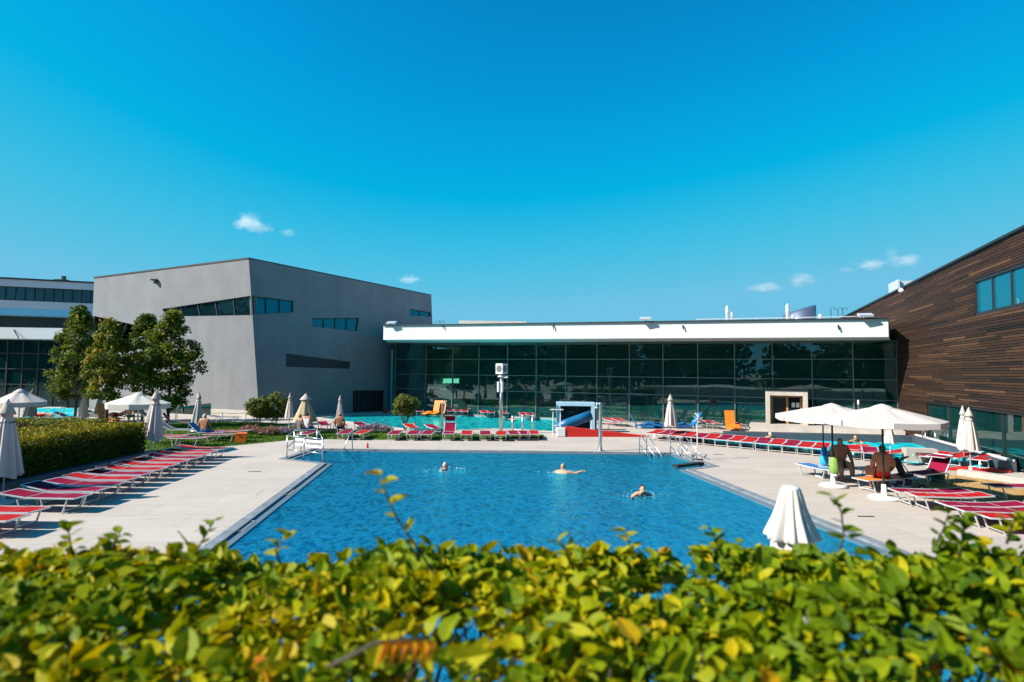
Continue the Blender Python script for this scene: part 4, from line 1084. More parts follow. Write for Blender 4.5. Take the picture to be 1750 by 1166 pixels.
# slanted row before the right pool
a, b = G(1112, 752.5), G(1485, 789)
n = 17
for i in range(n):
    t = i/(n-1); p = a.lerp(b, t); c = 'crimson' if i % 5 in (1, 4) else 'red'
    if i == 14: continue
    lounger('%s lounger, %s from the left in the slanted row before the right pool' % (c, ORD[i if i < 14 else i-1]), p + V((.45, .62, 0)), R(-122 + rn.uniform(-3, 3)), c, 7 if i % 4 else 5, None, 'slanted row of loungers before the right pool')
for i, (x, y, lab) in enumerate([(1535, 792, 'red lounger behind the parasols, left of the stone block'), (1612, 797, 'red lounger just right of the stone block by the pool'), (1655, 799, 'red lounger behind the pair of closed white parasols'), (1700, 803, 'red lounger right of the pair of closed white parasols'), (1475, 783, 'red lounger seen between the two parasol poles')]):
    lounger(lab, G(x, y) + V((.1, .6, 0)), R(-160 + i*6), 'red', 5, None, 'loungers behind the parasols')
# ones beside the dry lawn, foot ends to the pool
for i, (x, y, c, lab) in enumerate([(1552, 866, 'crimson', 'crimson lounger nearest the parasol base at the right'), (1583, 874, 'red', 'bright red lounger between two crimson ones at the right'), (1640, 893, 'crimson', 'crimson lounger third along the right side of the pool'), (1668, 903, 'crimson', 'crimson lounger beside the last red one at lower right'), (1712, 916, 'red', 'red lounger at the lower right picture corner behind the hedge')]):
    lounger(lab, G(x, y) + V((.8, .25, 0)), R(180 - 6), c, 5, None, 'loungers at the right pool side')
lounger('crimson lounger standing alone on the dry lawn', G(1693, 852) + V((.95, 0, 0)), R(178), 'crimson', 5, None, 'loungers at the right pool side')
# loungers by the hall
hl = [(702, 710), (716, 710.5), (770, 710), (782, 710.5), (793, 711), (828, 713), (839, 713), (860, 714), (895, 717), (906, 717.5), (1046, 728), (1061, 728.5), (1208, 732), (1222, 733), (1262, 735)]
for i, (x, y) in enumerate(hl):
    lounger('white-edged lounger before the hall glass, %s from the left' % ORD[i], G(x, y) + V((0, .4, 0)), R(-82 + rn.uniform(-8, 8)), 'red' if i % 3 else 'crimson', 5, None, 'loungers along the hall glass')
for i, (x, y) in enumerate([(1005, 735), (1030, 735)]):
    lounger('%s of two red loungers behind the red ramp' % ('left' if i == 0 else 'right'), G(x, y) + V((0, .3, 0)), R(175), 'red', 6, None, 'loungers behind the ramp')
# loungers on the left lawn
for i, (x, y, c, rz, bk, sh, lab) in enumerate([(292, 758, 'red', 178, 5, None, 'red lounger on the grass just past the hedge end'), (325, 762, 'crimson', 176, 5, None, 'crimson lounger on the lawn behind the left row'), (352, 751, 'bluecloth', 4, 42, None, 'lounger with blue cover under the bare-backed seated man'), (384, 755, 'crimson', 182, 5, None, 'crimson lounger beside the orange box, left one'), (398, 749, 'red', 180, 5, None, 'red lounger behind the orange box on the lawn'), (303, 746, 'grey', 0, 26, None, 'grey lounger in tree shade on the left lawn'), (300, 733, 'red', 20, 55, None, 'red lounger with steep backrest under the spreading tree')]):
    lounger(lab, G(x, y), R(rz), c, bk, sh, 'loungers on the left lawn')
for i, (x, y, c, rz, bk) in enumerate([(66, 722, 'red', 0, 30), (118, 722, 'grey', 0, 24), (158, 721, 'crimson', 0, 34), (170, 719, 'teal', 0, 28), (236, 721, 'red', 182, 12), (262, 723, 'grey', 0, 30), (384, 722, 'grey', 0, 5)]):
    lounger('lounger beyond the hedge near the lawn parasols, %s from the left' % ORD[i], G(x, y), R(rz), c, bk, None, 'loungers beyond the hedge')

# ================================================================== parasols
def closed_parasol(label, loc, h, hem, r, cloth='canopy', seed=1, base=True, tilt=0, spread=1.0, neck=.24, pole='alu', group='closed parasols'):
    rn = random.Random(seed)
    o = thing('closed_parasol', label, 'parasol', loc, rn.uniform(0, 6), group)
    nf = 8; ph = rn.uniform(0, 6)
    L = h - hem
    def fold(a, t):
        k = min(1, t*1.6)
        return 1 + k*(.30*(abs(math.sin(nf*a/2+ph))**.7 - .6) + .10*math.cos(3*a+ph*2) + .06*math.sin(13*a+ph))
    prof = []
    for i in range(15):
        t = i/14
        rr = r*(.20 + .80*t**1.15)*spread if t > neck else r*(.20 + .34*t/neck*.5)
        if t > neck: rr = lerp(r*.42, r, ((t-neck)/(1-neck))**.9)
        prof.append((rr, h - L*t))
    k = MB(); b0 = 0
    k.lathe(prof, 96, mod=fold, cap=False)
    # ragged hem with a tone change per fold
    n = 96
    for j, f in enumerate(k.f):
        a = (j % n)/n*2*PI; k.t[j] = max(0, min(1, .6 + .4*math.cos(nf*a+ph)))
    for vi in range(len(k.v)-n, len(k.v)):
        x, y, z = k.v[vi]; a = math.atan2(y, x); k.v[vi] = (x, y, z + .05*L*math.sin(4*a+ph)*.5)
    k.v = [(x + tilt*(z-hem)*0, y, z) for x, y, z in k.v]
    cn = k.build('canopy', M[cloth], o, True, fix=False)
    k = MB(); k.lathe([(r*.20, h-.02*L), (r*.46, h-L*.13), (r*.50, h-L*.17), (r*.44, h-L*.172)], 24, mod=lambda a, t: 1 + .1*t*math.cos(nf*a+ph), cap=False)
    k.build('vent_cap', M[cloth], cn, True, fix=False)
    k = MB(); k.lathe([(.012, h+.09), (.03, h+.05), (.045, h-.01), (.02, h-.03)], 12); k.build('finial', M[cloth], o, True)
    k = MB(); zz = h - L*(neck+.03); k.lathe([(r*.455, zz+.02), (r*.475, zz), (r*.47, zz-.03)], 24, mod=lambda a, t: 1 + .08*math.cos(nf*a+ph), cap=False); k.build('strap', M['grey'], cn, True, fix=False)
    k = MB(); k.tube((0, 0, .0), (0, 0, h-.05), .022, n=10); k.build('pole', M[pole], o, True)
    if base:
        k = MB(); k.lathe([(.30, 0), (.30, .05), (.26, .08), (.06, .10), (.05, .28), (.035, .29)], 20); k.build('base', M['whitepaint'], o, True)
    if tilt: o.rotation_euler = (0, tilt, 0)
    return o
def pxc(x, yb, yt, yhem, wpx):
    p = G(x, yb); d = p.y/FPX; yh = 637 + .01*(x-875)
    return p, HC - (yt-yh)*d, max(.3, HC - (yhem-yh)*d), wpx*d/2
for i, (x, yb, yt, yhem, wpx, cloth, lab, tl) in enumerate([
    (4, 862, 687, 812, 46, 'canopy', 'closed beige parasol at the left picture edge beside the hedge', 0),
    (257, 786, 669, 750, 31, 'canopy', 'closed beige parasol at the far end of the long left hedge', R(3)),
    (335, 738, 673, 723, 16, 'canopy', 'closed parasol on the lawn behind the bare-backed seated man', R(3)),
    (337, 733, 671, 718, 13, 'canopy', 'second closed parasol just behind the one on the lawn', 0),
    (139, 722, 669, 715, 15, 'canopy', 'closed parasol beside the leftmost tree trunk', R(4)),
    (169, 720, 673, 706, 13, 'canopy', 'slim closed parasol between the two left tree trunks', 0),
    (47, 724, 665, 711, 18, 'canopygrey', 'tilted closed grey parasol near the left turquoise pool', R(7)),
    (494, 738, 674, 713, 13, 'canopy', 'slim closed parasol between the bushes and half-open parasol', 0),
    (580, 736, 678, 720, 13, 'canopy', 'slim closed parasol right of the half-open sand parasol', 0),
    (1146, 753, 676, 727, 20, 'canopy', 'closed beige parasol at the left end of the slanted lounger row', 0),
    (1648, 795, 697, 765, 19, 'canopywhite', 'rear one of the two closed white parasols side by side', 0),
    (1659, 810, 700, 768, 26, 'canopywhite', 'front one of the two closed white parasols side by side', 0),
    (1522, 797, 725, 756, 18, 'canopy', 'closed pale parasol standing behind the right open parasol', 0),
    (236, 722, 688, 705, 11, 'canopygrey', 'small closed dark parasol under the open lawn parasol', 0),
]):
    p, h, hem, r = pxc(x, yb, yt, yhem, wpx)
    closed_parasol(lab, p, h, hem, r, cloth, 100+i, True, tl, pole='alu' if cloth != 'canopygrey' else 'darkmetal')
# the near closed white parasol behind the hedge: wide vent cap over the skirt
p = V((2.72, 5.75, 0)); o = thing('closed_parasol', 'closed white parasol with wide cap rising behind the foreground hedge', 'parasol', p, 0, 'closed parasols')
fo = lambda a, t: 1 + min(1, t*1.4+.1)*(.26*(abs(math.sin(5.5*a+.3))**.7 - .6) + .07*math.cos(5*a+1) + .05*math.sin(16*a))
k = MB(); k.lathe([(.09, 2.50), (.105, 2.44), (.125, 2.34), (.155, 2.23), (.19, 2.13), (.215, 2.06), (.222, 2.03), (.205, 2.02)], 132, mod=fo, cap=False)
for j in range(len(k.f)): k.t[j] = .6 + .3*math.cos(9*(j % 132)/132*2*PI)
k.build('vent_cap', M['canopywhite'], o, True, fix=False)
k = MB(); k.lathe([(.15, 2.06), (.175, 2.0), (.19, 1.8), (.21, 1.5), (.225, 1.2), (.23, .95)], 132, mod=fo, cap=False)
for j in range(len(k.f)): k.t[j] = .55 + .3*math.cos(9*(j % 132)/132*2*PI)
k.build('canopy', M['canopywhite'], o, True, fix=False)
k = MB(); k.lathe([(.02, 2.53), (.07, 2.525), (.085, 2.505), (.085, 2.47), (.06, 2.46)], 20); k.build('finial', M['whitepaint'], o, True)
k = MB(); k.tube((0, 0, 0), (0, 0, 2.45), .025, n=10); k.build('pole', M['alu'], o, True)
k = MB(); k.lathe([(.34, 0), (.34, .06), (.28, .09), (.06, .1), (.05, .3)], 20); k.build('base', M['whitepaint'], o, True)

def open_parasol(label, loc, hem_z, top_z, rad, n=8, rz=0, cloth='canopy', val=.2, tiltx=0, pole='darkmetal', cap=True, group='open parasols', base='whitepaint', sc=None):
    o = thing('open_parasol', label, 'parasol', loc, rz, group)
    k = MB(); rings = 7; sub = 4; N = n*sub
    def rimr(a, t):
        s = (a/(2*PI/n)) % 1.0
        return 1 - .055*math.sin(PI*s)*t - (1-math.cos(PI/n))*0
    q = []
    for i in range(rings+1):
        t = i/rings
        for j in range(N):
            a = 2*PI*j/N; seg = (j % sub)/sub
            ch = math.cos(PI/n)/math.cos((seg-.5)*2*PI/n)
            rr = rad*t*ch
            z = top_z - (top_z-hem_z)*(t**1.08) - .05*math.sin(PI*seg)*math.sin(PI*t*.9)
            q.append((rr*math.cos(a), rr*math.sin(a)*(sc or 1), z))
    f = []
    for i in range(rings):
        for j in range(N):
            j2 = (j+1) % N; f.append((i*N+j, (i+1)*N+j, (i+1)*N+j2, i*N+j2))
    k.add(q, f)
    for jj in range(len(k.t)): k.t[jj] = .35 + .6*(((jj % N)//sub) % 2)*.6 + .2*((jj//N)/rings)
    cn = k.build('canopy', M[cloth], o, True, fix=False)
    v = MB()
    for j in range(N):
        j2 = (j+1) % N
        if j % sub == sub-1 and (j//sub) % 3 == 0: gap = .8
        else: gap = 1
        a, b = V(q[rings*N+j]), V(q[rings*N+j2]); b = a.lerp(b, gap)
        dz = V((0, 0, -val*(1+.12*math.sin(PI*((j % sub)+.5)/sub)))); v.add([a, b, b+dz, a+dz], [(0, 1, 2, 3)], .7)
    v.t[0] = .6
    v.build('valance', M[cloth], cn, True, fix=False)
    if cap:
        k = MB(); k.lathe([(rad*.25, top_z-.145), (rad*.24, top_z-.115), (rad*.12, top_z-.01), (.03, top_z+.045)], n*2, cap=False); k.t = [.5 + .4*(i % 2) for i in range(len(k.f))]; k.build('vent_cap', M[cloth], cn, True, fix=False)
    for i in range(n):
        a = 2*PI*i/n; k = MB(); k.tube((0, 0, top_z-.10), (rad*.96*math.cos(a), rad*.96*math.sin(a)*(sc or 1), hem_z-.05), .012, n=5); k.build('rib', M[pole], o)
    k = MB(); k.tube((0, 0, 0), (0, 0, top_z), .03, n=10); k.build('pole', M[pole], o, True)
    k = MB(); k.lathe([(.42, 0), (.42, .05), (.36, .09), (.08, .11), (.065, .42), (.045, .43)], 24); k.build('base', M[base], o, True)
    return o
pa, pb = G(1424, 832), G(1511, 853)
open_parasol('open cream parasol on the left of the sheltered group, under it a seated man', pa, 2.29, 2.66, 1.72, 8, R(10), val=.15)
open_parasol('open cream parasol on the right, with a small cap, over the man in a cap', pb, 2.33, 2.74, 1.64, 8, R(22), val=.15)
p = V(PY(33, 700, 29)); p.z = 0; open_parasol('open cream parasol near the left turquoise pool', p, 1.93, 2.52, 1.12, 8, .2, pole='alu')
p = V(PY(236, 700, 25.5)); p.z = 0; open_parasol('open white parasol on the lawn below the trees', p, 2.12, 2.55, 1.25, 8, .3, cloth='canopywhite', pole='alu')
# the half open sand-coloured one
p, h, hem, r = pxc(521, 741, 676, 720, 37)
o = thing('half_open_parasol', 'half-open sand coloured parasol over two seated bathers', 'parasol', p, R(8)); k = MB()
prof = [(.05, h), (.14, h-.10), (r*.36, h-.38), (r*.62, hem+(h-hem)*.45), (r*.85, hem+(h-hem)*.2), (r, hem)]
k.lathe(prof, 32, mod=lambda a, t: 1 + .13*t*math.cos(8*a), cap=False)
for j in range(len(k.f)): k.t[j] = .5 + .5*math.cos(8*(j % 32)/32*2*PI + .4)
cn = k.build('canopy', M['canopysand'], o, True, fix=False)
k = MB(); k.lathe([(.03, h+.12), (.10, h+.03), (.30, h-.20), (.31, h-.24)], 16, mod=lambda a, t: 1 + .1*t*math.cos(8*a), cap=False); k.build('vent_cap', M['canopy'], cn, True, fix=False)
k = MB(); k.tube((0, 0, 0), (0, 0, h), .025); k.build('pole', M['alu'], o); k = MB(); k.lathe([(.3, 0), (.3, .06), (.06, .1), (.05, .3)], 16); k.build('base', M['whitepaint'], o, True)
# slim dark pole with the blue bag, bags on the poles
p = G(1408, 815)
o = thing('bag_pole', 'slim dark pole with white foot left of the sheltered group', 'pole', p); k = MB(); k.tube((0, 0, 0), (0, 0, 2.15), .025); k.build('shaft', M['darkmetal'], o)
k = MB(); k.lathe([(.28, 0), (.28, .05), (.06, .08), (.05, .2)], 16); k.build('foot', M['whitepaint'], o, True)
def hang_bag(label, p, z0, z1, w, m1, m2, m3):
    o = thing('hanging_bag', label, 'bag', p, 0, 'bags hung on the poles')
    k = MB(); zz = (z0+z1)/2
    k.lathe([(.02, z1), (w*.4, z1-.06), (w*.5, zz+.1), (w*.55, zz)], 14, mod=lambda a, t: 1 + .15*math.cos(5*a), cap=False); k.build('upper', m1, o, True, fix=False)
    k = MB(); k.lathe([(w*.55, zz), (w*.62, zz-.12), (w*.56, z0+.05), (w*.35, z0)], 14, mod=lambda a, t: 1 + .15*math.cos(5*a), cap=False); k.build('lower', m2, o, True, fix=False)
    k = MB(); k.lathe([(w*.36, z0+.01), (w*.5, z0-.04), (w*.3, z0-.07)], 12); k.build('bottom', m3, o, True)
hang_bag('blue beach bag hanging on the slim dark pole', G(1408, 815) + V((0, -.06, 0)), .40, 1.10, .21, M['blue'], M['cyan'], M['blue'])
hang_bag('green towel bag hanging on the parasol pole beside the blue bag', pa + V((0, -.08, 0)), .42, 1.0, .22, M['greenfab'], M['greenfab'], M['whitecloth'])

# ================================================================== people
def skin_mesh(verts, edges, radii):
    me = bpy.data.meshes.new('tmp'); me.from_pydata(verts, edges, [])
    ob = bpy.data.objects.new('tmp', me); C.objects.link(ob)
    ob.modifiers.new('s', 'SKIN'); sub = ob.modifiers.new('u', 'SUBSURF'); sub.levels = 2
    for i, r in enumerate(radii):
        rr = r if isinstance(r, tuple) else (r, r)
        me.skin_vertices[0].data[i].radius = rr
        me.skin_vertices[0].data[i].use_root = (i == 0)
    bpy.context.view_layer.update()
    dg = bpy.context.evaluated_depsgraph_get()
    out = bpy.data.meshes.new_from_object(ob.evaluated_get(dg))
    bpy.data.objects.remove(ob); bpy.data.meshes.remove(me)
    return out
def person(label, loc, rz, pose, skin='skin', hair='hairdark', cloth='navy', scale=1.0, hat=None, hairlen=0, top=None, group=None, bulk=1.0):
    """pose: joint name -> position (figure faces -Y). One continuous body mesh; hair and hat are children."""
    P = {k: V(v) for k, v in pose.items()}
    order = ['pelvis', 'waist', 'chest', 'neck', 'headb']
    rad = {'pelvis': (.15, .115), 'waist': (.135, .105), 'chest': (.155, .115), 'neck': .055, 'headb': .06}
    vs = [P[n] for n in order]; rs = [rad[n] for n in order]; es = [(0, 1), (1, 2), (2, 3), (3, 4)]
    idx = {n: i for i, n in enumerate(order)}
    for s in ('l', 'r'):
        prev = idx['chest']
        for n, r in (('sh', .062), ('el', .044), ('wr', .030), ('ha', .032)):
            if s+n in P:
                vs.append(P[s+n]); rs.append(r); es.append((prev, len(vs)-1)); prev = len(vs)-1
        prev = idx['pelvis']
        for n, r in (('hi', .092), ('kn', .062), ('an', .040), ('to', .034)):
            if s+n in P:
                vs.append(P[s+n]); rs.append(r); es.append((prev, len(vs)-1)); prev = len(vs)-1
    rs = [tuple(q*(1.22*bulk if i < 3 else 1.3) for q in r) if isinstance(r, tuple) else r*(1.35 if i > 4 else 1.3)*(1+(bulk-1)*.6) for i, r in enumerate(rs)]
    me = skin_mesh(vs, es, rs)
    me.materials.clear()
    for m in (M[skin], M[cloth], M[top or cloth]): me.materials.append(m)
    bm = bmesh.new(); bm.from_mesh(me)
    hc = P['head']; yaw = Matrix.Rotation(pose.get('yaw', 0) if not isinstance(pose.get('yaw', 0), V) else 0, 3, 'Z') if 'yaw' in pose else Matrix.Identity(3)
    t = MB()
    t.ball(hc, (.076, .095, .115), 14, 10, yaw)
    t.ball(hc + yaw @ V((0, -.05, -.055)), (.052, .055, .055), 10, 7, yaw)             # jaw
    t.ball(hc + yaw @ V((0, -.098, -.012)), (.014, .020, .022), 6, 5, yaw)             # nose
    for s in (-1, 1):
        t.ball(hc + yaw @ V((s*.078, .008, -.012)), (.012, .022, .032), 6, 5, yaw)     # ears
    for s in ('l', 'r'):                                                               # five fingers on each hand
        if s+'ha' in P:
            h, w = P[s+'ha'], P[s+'wr']; d = (h-w).normalized(); a = d.cross(V((0, 0, 1)))
            a = a.normalized() if a.length > .1 else V((1, 0, 0)); cu = d.cross(a).normalized()
            for j in range(4):
                b = h + a*(j-1.5)*.019; L = (.062, .072, .068, .055)[j]
                t.path([b, b + d*L*.5, b + d*L*.9 + cu*.02], [.010, .009, .007], 5)
            b = h + a*.03 - d*.03; t.path([b, b + a*.03 + d*.02, b + a*.035 + d*.05], [.011, .010, .008], 5)
    off = len(bm.verts)
    nv = [bm.verts.new(v) for v in t.v]
    for f in t.f:
        try: bm.faces.new([nv[i] for i in f])
        except ValueError: pass
    ey = MB()
    bm.normal_update()
    for f in bm.faces:
        f.smooth = True
        c = f.calc_center_median()
        def seg(a, b, r):
            ab = P[b]-P[a]; tt = max(0, min(1, (c-P[a]).dot(ab)/max(1e-6, ab.length_squared))); return (c-(P[a]+ab*tt)).length < r
        g = (c-P['pelvis']).length < .17
        if 'lhi' in P and 'lkn' in P:
            for s in 'lr':
                m = P[s+'hi'].lerp(P[s+'kn'], .38); P['_m'] = m
                g = g or seg(s+'hi', '_m', .125)
        if c.z > P['pelvis'].z + .10 and (P['waist']-P['pelvis']).z > .1: g = False
        if g: f.material_index = 1
        if top and seg('waist', 'chest', .2) and (c-P['neck']).length > .17: f.material_index = 2
    bm.to_mesh(me); bm.free()
    o = bpy.data.objects.new('person', me); C.objects.link(o)
    o.location = loc; o.rotation_euler = (0, 0, rz); o.scale = (scale,)*3
    tag(o, label, 'person', group)
    k = MB()
    k.ball(hc + yaw @ V((0, .018, .022)), (.084, .096, .108), 14, 9, yaw)
    k.v = [tuple(hc + yaw @ V((q.x, max(q.y, -.062 if q.z > .06 else -.01 + .0*q.z), max(q.z, -.05 - hairlen)))) for q in [yaw.inverted() @ (V(v)-hc) for v in k.v]]
    if hairlen: k.ball(hc + yaw @ V((0, .05, -.06-hairlen*.4)), (.075, .05, .07+hairlen*.5), 10, 7, yaw)
    k.build('hair', M[hair], o, True)
    k = MB()
    for s in (-1, 1): k.ball(hc + yaw @ V((s*.03, -.088, .012)), (.012, .008, .007), 6, 4)
    k.build('eyes', M['dark'], o, True)
    k = MB(); k.ball(hc + yaw @ V((0, -.101, -.060)), (.022, .008, .006), 6, 4); k.build('mouth', mat('lips', (.35, .10, .08), .6), o, True)
    if hat:
        k = MB(); k.ball(hc + yaw @ V((0, .012, .052)), (.092, .108, .082), 14, 8, yaw); k.box(hc + yaw @ V((0, -.12, .055)), (.15, .12, .014), M=yaw); k.build('cap', M[hat], o, True)
    return o
SIT = dict(pelvis=(0, 0, .49), waist=(0, .03, .67), chest=(0, .05, .92), neck=(0, .03, 1.09), headb=(0, .01, 1.15), head=(0, -.01, 1.21),
           lsh=(-.20, .05, 1.03), lel=(-.28, .02, .77), lwr=(-.22, -.16, .58), lha=(-.20, -.23, .55), rsh=(.20, .05, 1.03), rel=(.29, .05, .77), rwr=(.27, -.10, .55), rha=(.27, -.16, .50),
           lhi=(-.10, -.02, .48), lkn=(-.17, -.42, .48), lan=(-.17, -.46, .10), lto=(-.18, -.60, .05), rhi=(.10, -.02, .48), rkn=(.17, -.42, .48), ran=(.17, -.46, .10), rto=(.18, -.60, .05))
LEAN = dict(SIT, waist=(0, -.05, .66), chest=(0, -.14, .86), neck=(0, -.24, 1.02), headb=(0, -.28, 1.08), head=(0, -.33, 1.13), lsh=(-.19, -.16, .98), rsh=(.19, -.16, .98), lel=(-.24, -.32, .74), rel=(.24, -.32, .74), lwr=(-.12, -.48, .62), rwr=(.12, -.48, .62), lha=(-.06, -.52, .6), rha=(.06, -.52, .6))
SWIM = dict(pelvis=(0, .35, -.42), waist=(0, .22, -.30), chest=(0, .08, -.13), neck=(0, .01, .05), headb=(0, -.01, .10), head=(0, -.03, .165), lsh=(-.19, .06, -.02), lel=(-.36, -.10, -.09), lwr=(-.46, -.34, -.02), lha=(-.48, -.41, .02), rsh=(.19, .06, -.02), rel=(.36, -.10, -.10), rwr=(.30, -.30, -.08), rha=(.26, -.36, -.06),
            lhi=(-.1, .4, -.45), lkn=(-.14, .8, -.5), lan=(-.14, 1.2, -.5), rhi=(.1, .4, -.45), rkn=(.14, .8, -.5), ran=(.14, 1.2, -.5))
LIE = dict(pelvis=(0, 0, .52), waist=(0, .18, .56), chest=(0, .38, .66), neck=(0, .54, .80), headb=(0, .58, .85), head=(0, .62, .91), lsh=(-.19, .46, .74), lel=(-.26, .25, .58), lwr=(-.20, .05, .58), lha=(-.16, -.02, .58), rsh=(.19, .46, .74), rel=(.26, .25, .58), rwr=(.20, .05, .58), rha=(.16, -.02, .58),
           lhi=(-.1, -.08, .5), lkn=(-.13, -.45, .62), lan=(-.12, -.85, .46), lto=(-.12, -.92, .55), rhi=(.1, -.08, .5), rkn=(.13, -.48, .52), ran=(.12, -.88, .46), rto=(.12, -.95, .56))
wz = V((0, 0, -.07))
person('dark-haired swimmer nearest the camera in the main pool', G(1097, 845, -.03), R(12), SWIM, 'skinpale', 'hairdark', 'navy')
person('fair-haired swimmer with outstretched arm in the middle of the main pool', G(962, 806, -.03), R(160), dict(SWIM, lel=(-.42, -.06, -.06), lwr=(-.66, -.16, .02), lha=(-.73, -.2, .04)), 'skinpale', 'hairblond', 'navy', hairlen=.03)
person('grey-haired swimmer low in the water at the left of the main pool', G(760, 802, -.07) + V((0, 0, -.03)), R(60), SWIM, 'skin', 'hairgrey', 'dark')
person('pale bather in the right pool near the row of loungers', G(1316, 752, .04) + V((0, 0, .14)), R(15), SWIM, 'skinpale', 'hairgrey', 'navy')
person('tanned bather in the right pool behind the open parasols', G(1462, 757, .04) + V((0, 0, .10)), R(-10), SWIM, 'skin', 'hairblond', 'redpaint')
person('bather seen as a small head in the turquoise far pool', G(708, 727, -.03) + V((0, 0, -.05)), R(30), SWIM, 'skin', 'hairdark', 'navy')
person('bather at the far edge of the turquoise pool below the clock post', G(876, 719, -.03) + V((0, 0, .12)), R(-30), SWIM, 'skin', 'hairdark', 'navy')
rw = random.Random(5)
for x, y, rx, lab in ((1097, 845, .62, 'small ring of foam round the swimmer nearest the camera'), (962, 806, .7, 'ring of foam round the fair-haired swimmer'), (760, 802, .8, 'ring of foam round the grey-haired swimmer')):
    k = MB(); c = G(x, y, -.066)
    for j in range(70):
        a = rw.uniform(0, 2*PI); r = rx*rw.uniform(.35, 1.1); w = rw.uniform(.01, .04); th = rw.uniform(.004, .012)
        q = V((r*math.cos(a)*1.25, r*math.sin(a)*.8, 0)); t = V((-math.sin(a), math.cos(a)*.7, 0)); u = V((math.cos(a), math.sin(a), 0))
        k.add([q - t*w, q - u*th, q + t*w, q + u*th, q + V((0, 0, .012))], [(0, 1, 4), (1, 2, 4), (2, 3, 4), (3, 0, 4)])
    o = k.build('foam', M['foam'], fix=False); o.location = c; tag(o, lab, 'foam', kind='stuff')
# group in the shade of the two parasols, with the loungers they sit on
la, lb = G(1452, 818), G(1512, 838)
lounger('lounger under a blue and yellow striped towel, below the left open parasol', la, R(158), 'towel', 5, None, 'loungers under the parasols')
lounger('orange lounger carrying the man in a cap and a child', lb, R(196), 'orange', 5, None, 'loungers under the parasols')
lounger('dark blue covered lounger at the left shade edge', G(1404, 818), R(100), 'bluecloth', 5, None, 'loungers under the parasols')
lounger('crimson lounger with raised back and sunshade beside the stroller', G(1592, 826), R(205), 'crimson', 52, -6, 'loungers under the parasols')
person('heavy bare-chested man facing the camera under the left open parasol', la + V((-.28, .05, .0)), R(-6), dict(SIT, rel=(.33, .06, .78), rwr=(.36, -.02, .56), rha=(.36, -.08, .5)), 'skin', 'hairdark', 'dark', 1.05, bulk=1.35)
person('bare-backed man in a dark cap seated under the right open parasol', lb + V((-.05, -.02, 0)), R(158), dict(SIT, neck=(0, .0, 1.08), headb=(0, -.03, 1.14), head=(0, -.06, 1.20)), 'skin', 'hairdark', 'redpaint', 1.06, hat='black', bulk=1.12)
person('small child in pink shorts leaning beside the man in a cap', lb + V((-.42, .10, -.02)), R(120), LEAN, 'skin', 'hairdark', 'crimson', .72)
# people on the left and at the far side
person('bare-backed grey-haired man seated on the left lawn', G(349, 752), R(176), SIT, 'skin', 'hairgrey', 'bluecloth', 1.0)
person('person in a green suit sitting up under the lawn parasol', G(221, 723), R(200), SIT, 'skinpale', 'hairdark', 'teal', .95, hairlen=.05)
person('sunbather lying in red beneath the lawn parasol', G(204, 722), R(-80), LIE, 'skin', 'hairdark', 'crimson', 1.0, top='crimson')
person('bare-backed person seated below the slim parasol at the far pool', G(580, 744), R(185), SIT, 'skin', 'hairblond', 'navy', .95)
person('bather in a white shirt seated under the half-open parasol', G(524, 746), R(170), SIT, 'skin', 'hairdark', 'bluecloth', 1.0, top='whitecloth')
person('reclining person with fair hat under the half-open parasol', G(512, 748), R(150), dict(SIT, head=(0, .0, 1.2)), 'skin', 'hairblond', 'grey', .95, top='grey', hat='canopysand')
person('small reclining reader in white near the left turquoise pool', G(66, 722), R(90), LIE, 'skinpale', 'hairdark', 'redpaint', 1.0, top='whitecloth')

# ---- stroller
o = thing('stroller', 'black folding stroller parked between the orange and crimson loungers', 'stroller', G(1549, 838), R(35))
k = MB()
for s in (-1, 1):
    k.path([(s*.24, .45, 1.02), (s*.24, .30, .95), (s*.23, -.05, .45), (s*.23, -.35, .12)], .014, 6)
    k.path([(s*.23, .28, .12), (s*.23, .05, .40), (s*.22, -.2, .62)], .014, 6)
k.path([(-.24, .45, 1.02), (.24, .45, 1.02)], .018, 6); k.path([(-.23, .28, .12), (.23, .28, .12)], .012, 6); k.build('frame', M['darkmetal'], o)
k = MB(); k.box((0, .02, .48), (.38, .34, .05)); k.box((0, .2, .75), (.38, .05, .52), M=Matrix.Rotation(R(-22), 3, 'X')); k.build('seat', M['black'], o)
k = MB(); hq = []
for i in range(6):
    a = R(20 + i*24)
    for j in range(5):
        x = -.2 + j*.1; hq.append((x, .26 - .34*math.sin(a)*.9, .80 + .28*math.sin(a*.9+.3) - .0*abs(x)))
k.add(hq, [(i*5+j, i*5+j+1, i*5+j+6, i*5+j+5) for i in range(5) for j in range(4)]); k.build('hood', M['black'], o, True, fix=False)
k = MB(); k.box((0, .05, .25), (.34, .32, .16)); k.build('basket', M['navy'], o)
for x in (-.24, .24):
    for y in (-.35, .28):
        k = MB(); n = 14; k.path([(x, y + .085*math.cos(2*PI*i/n), .1 + .085*math.sin(2*PI*i/n)) for i in range(n+1)], .016, 6, False); wl_ = k.build('wheel', M['black'], o, True)
        k = MB(); k.tube((x-.02, y, .1), (x+.02, y, .1), .03); k.build('hub', M['steel'], wl_)
# dark bag pile and cool bag near the stroller
k = MB(); k.lathe([(.20, 0), (.26, .12), (.25, .35), (.16, .50), (.05, .54)], 14, mod=lambda a, t: 1 + .1*math.cos(3*a)); o = k.build('beach_bag', M['teal'], smooth=True); o.location = G(1600, 822); tag(o, 'dark teal beach bag behind the crimson lounger with sunshade', 'bag')

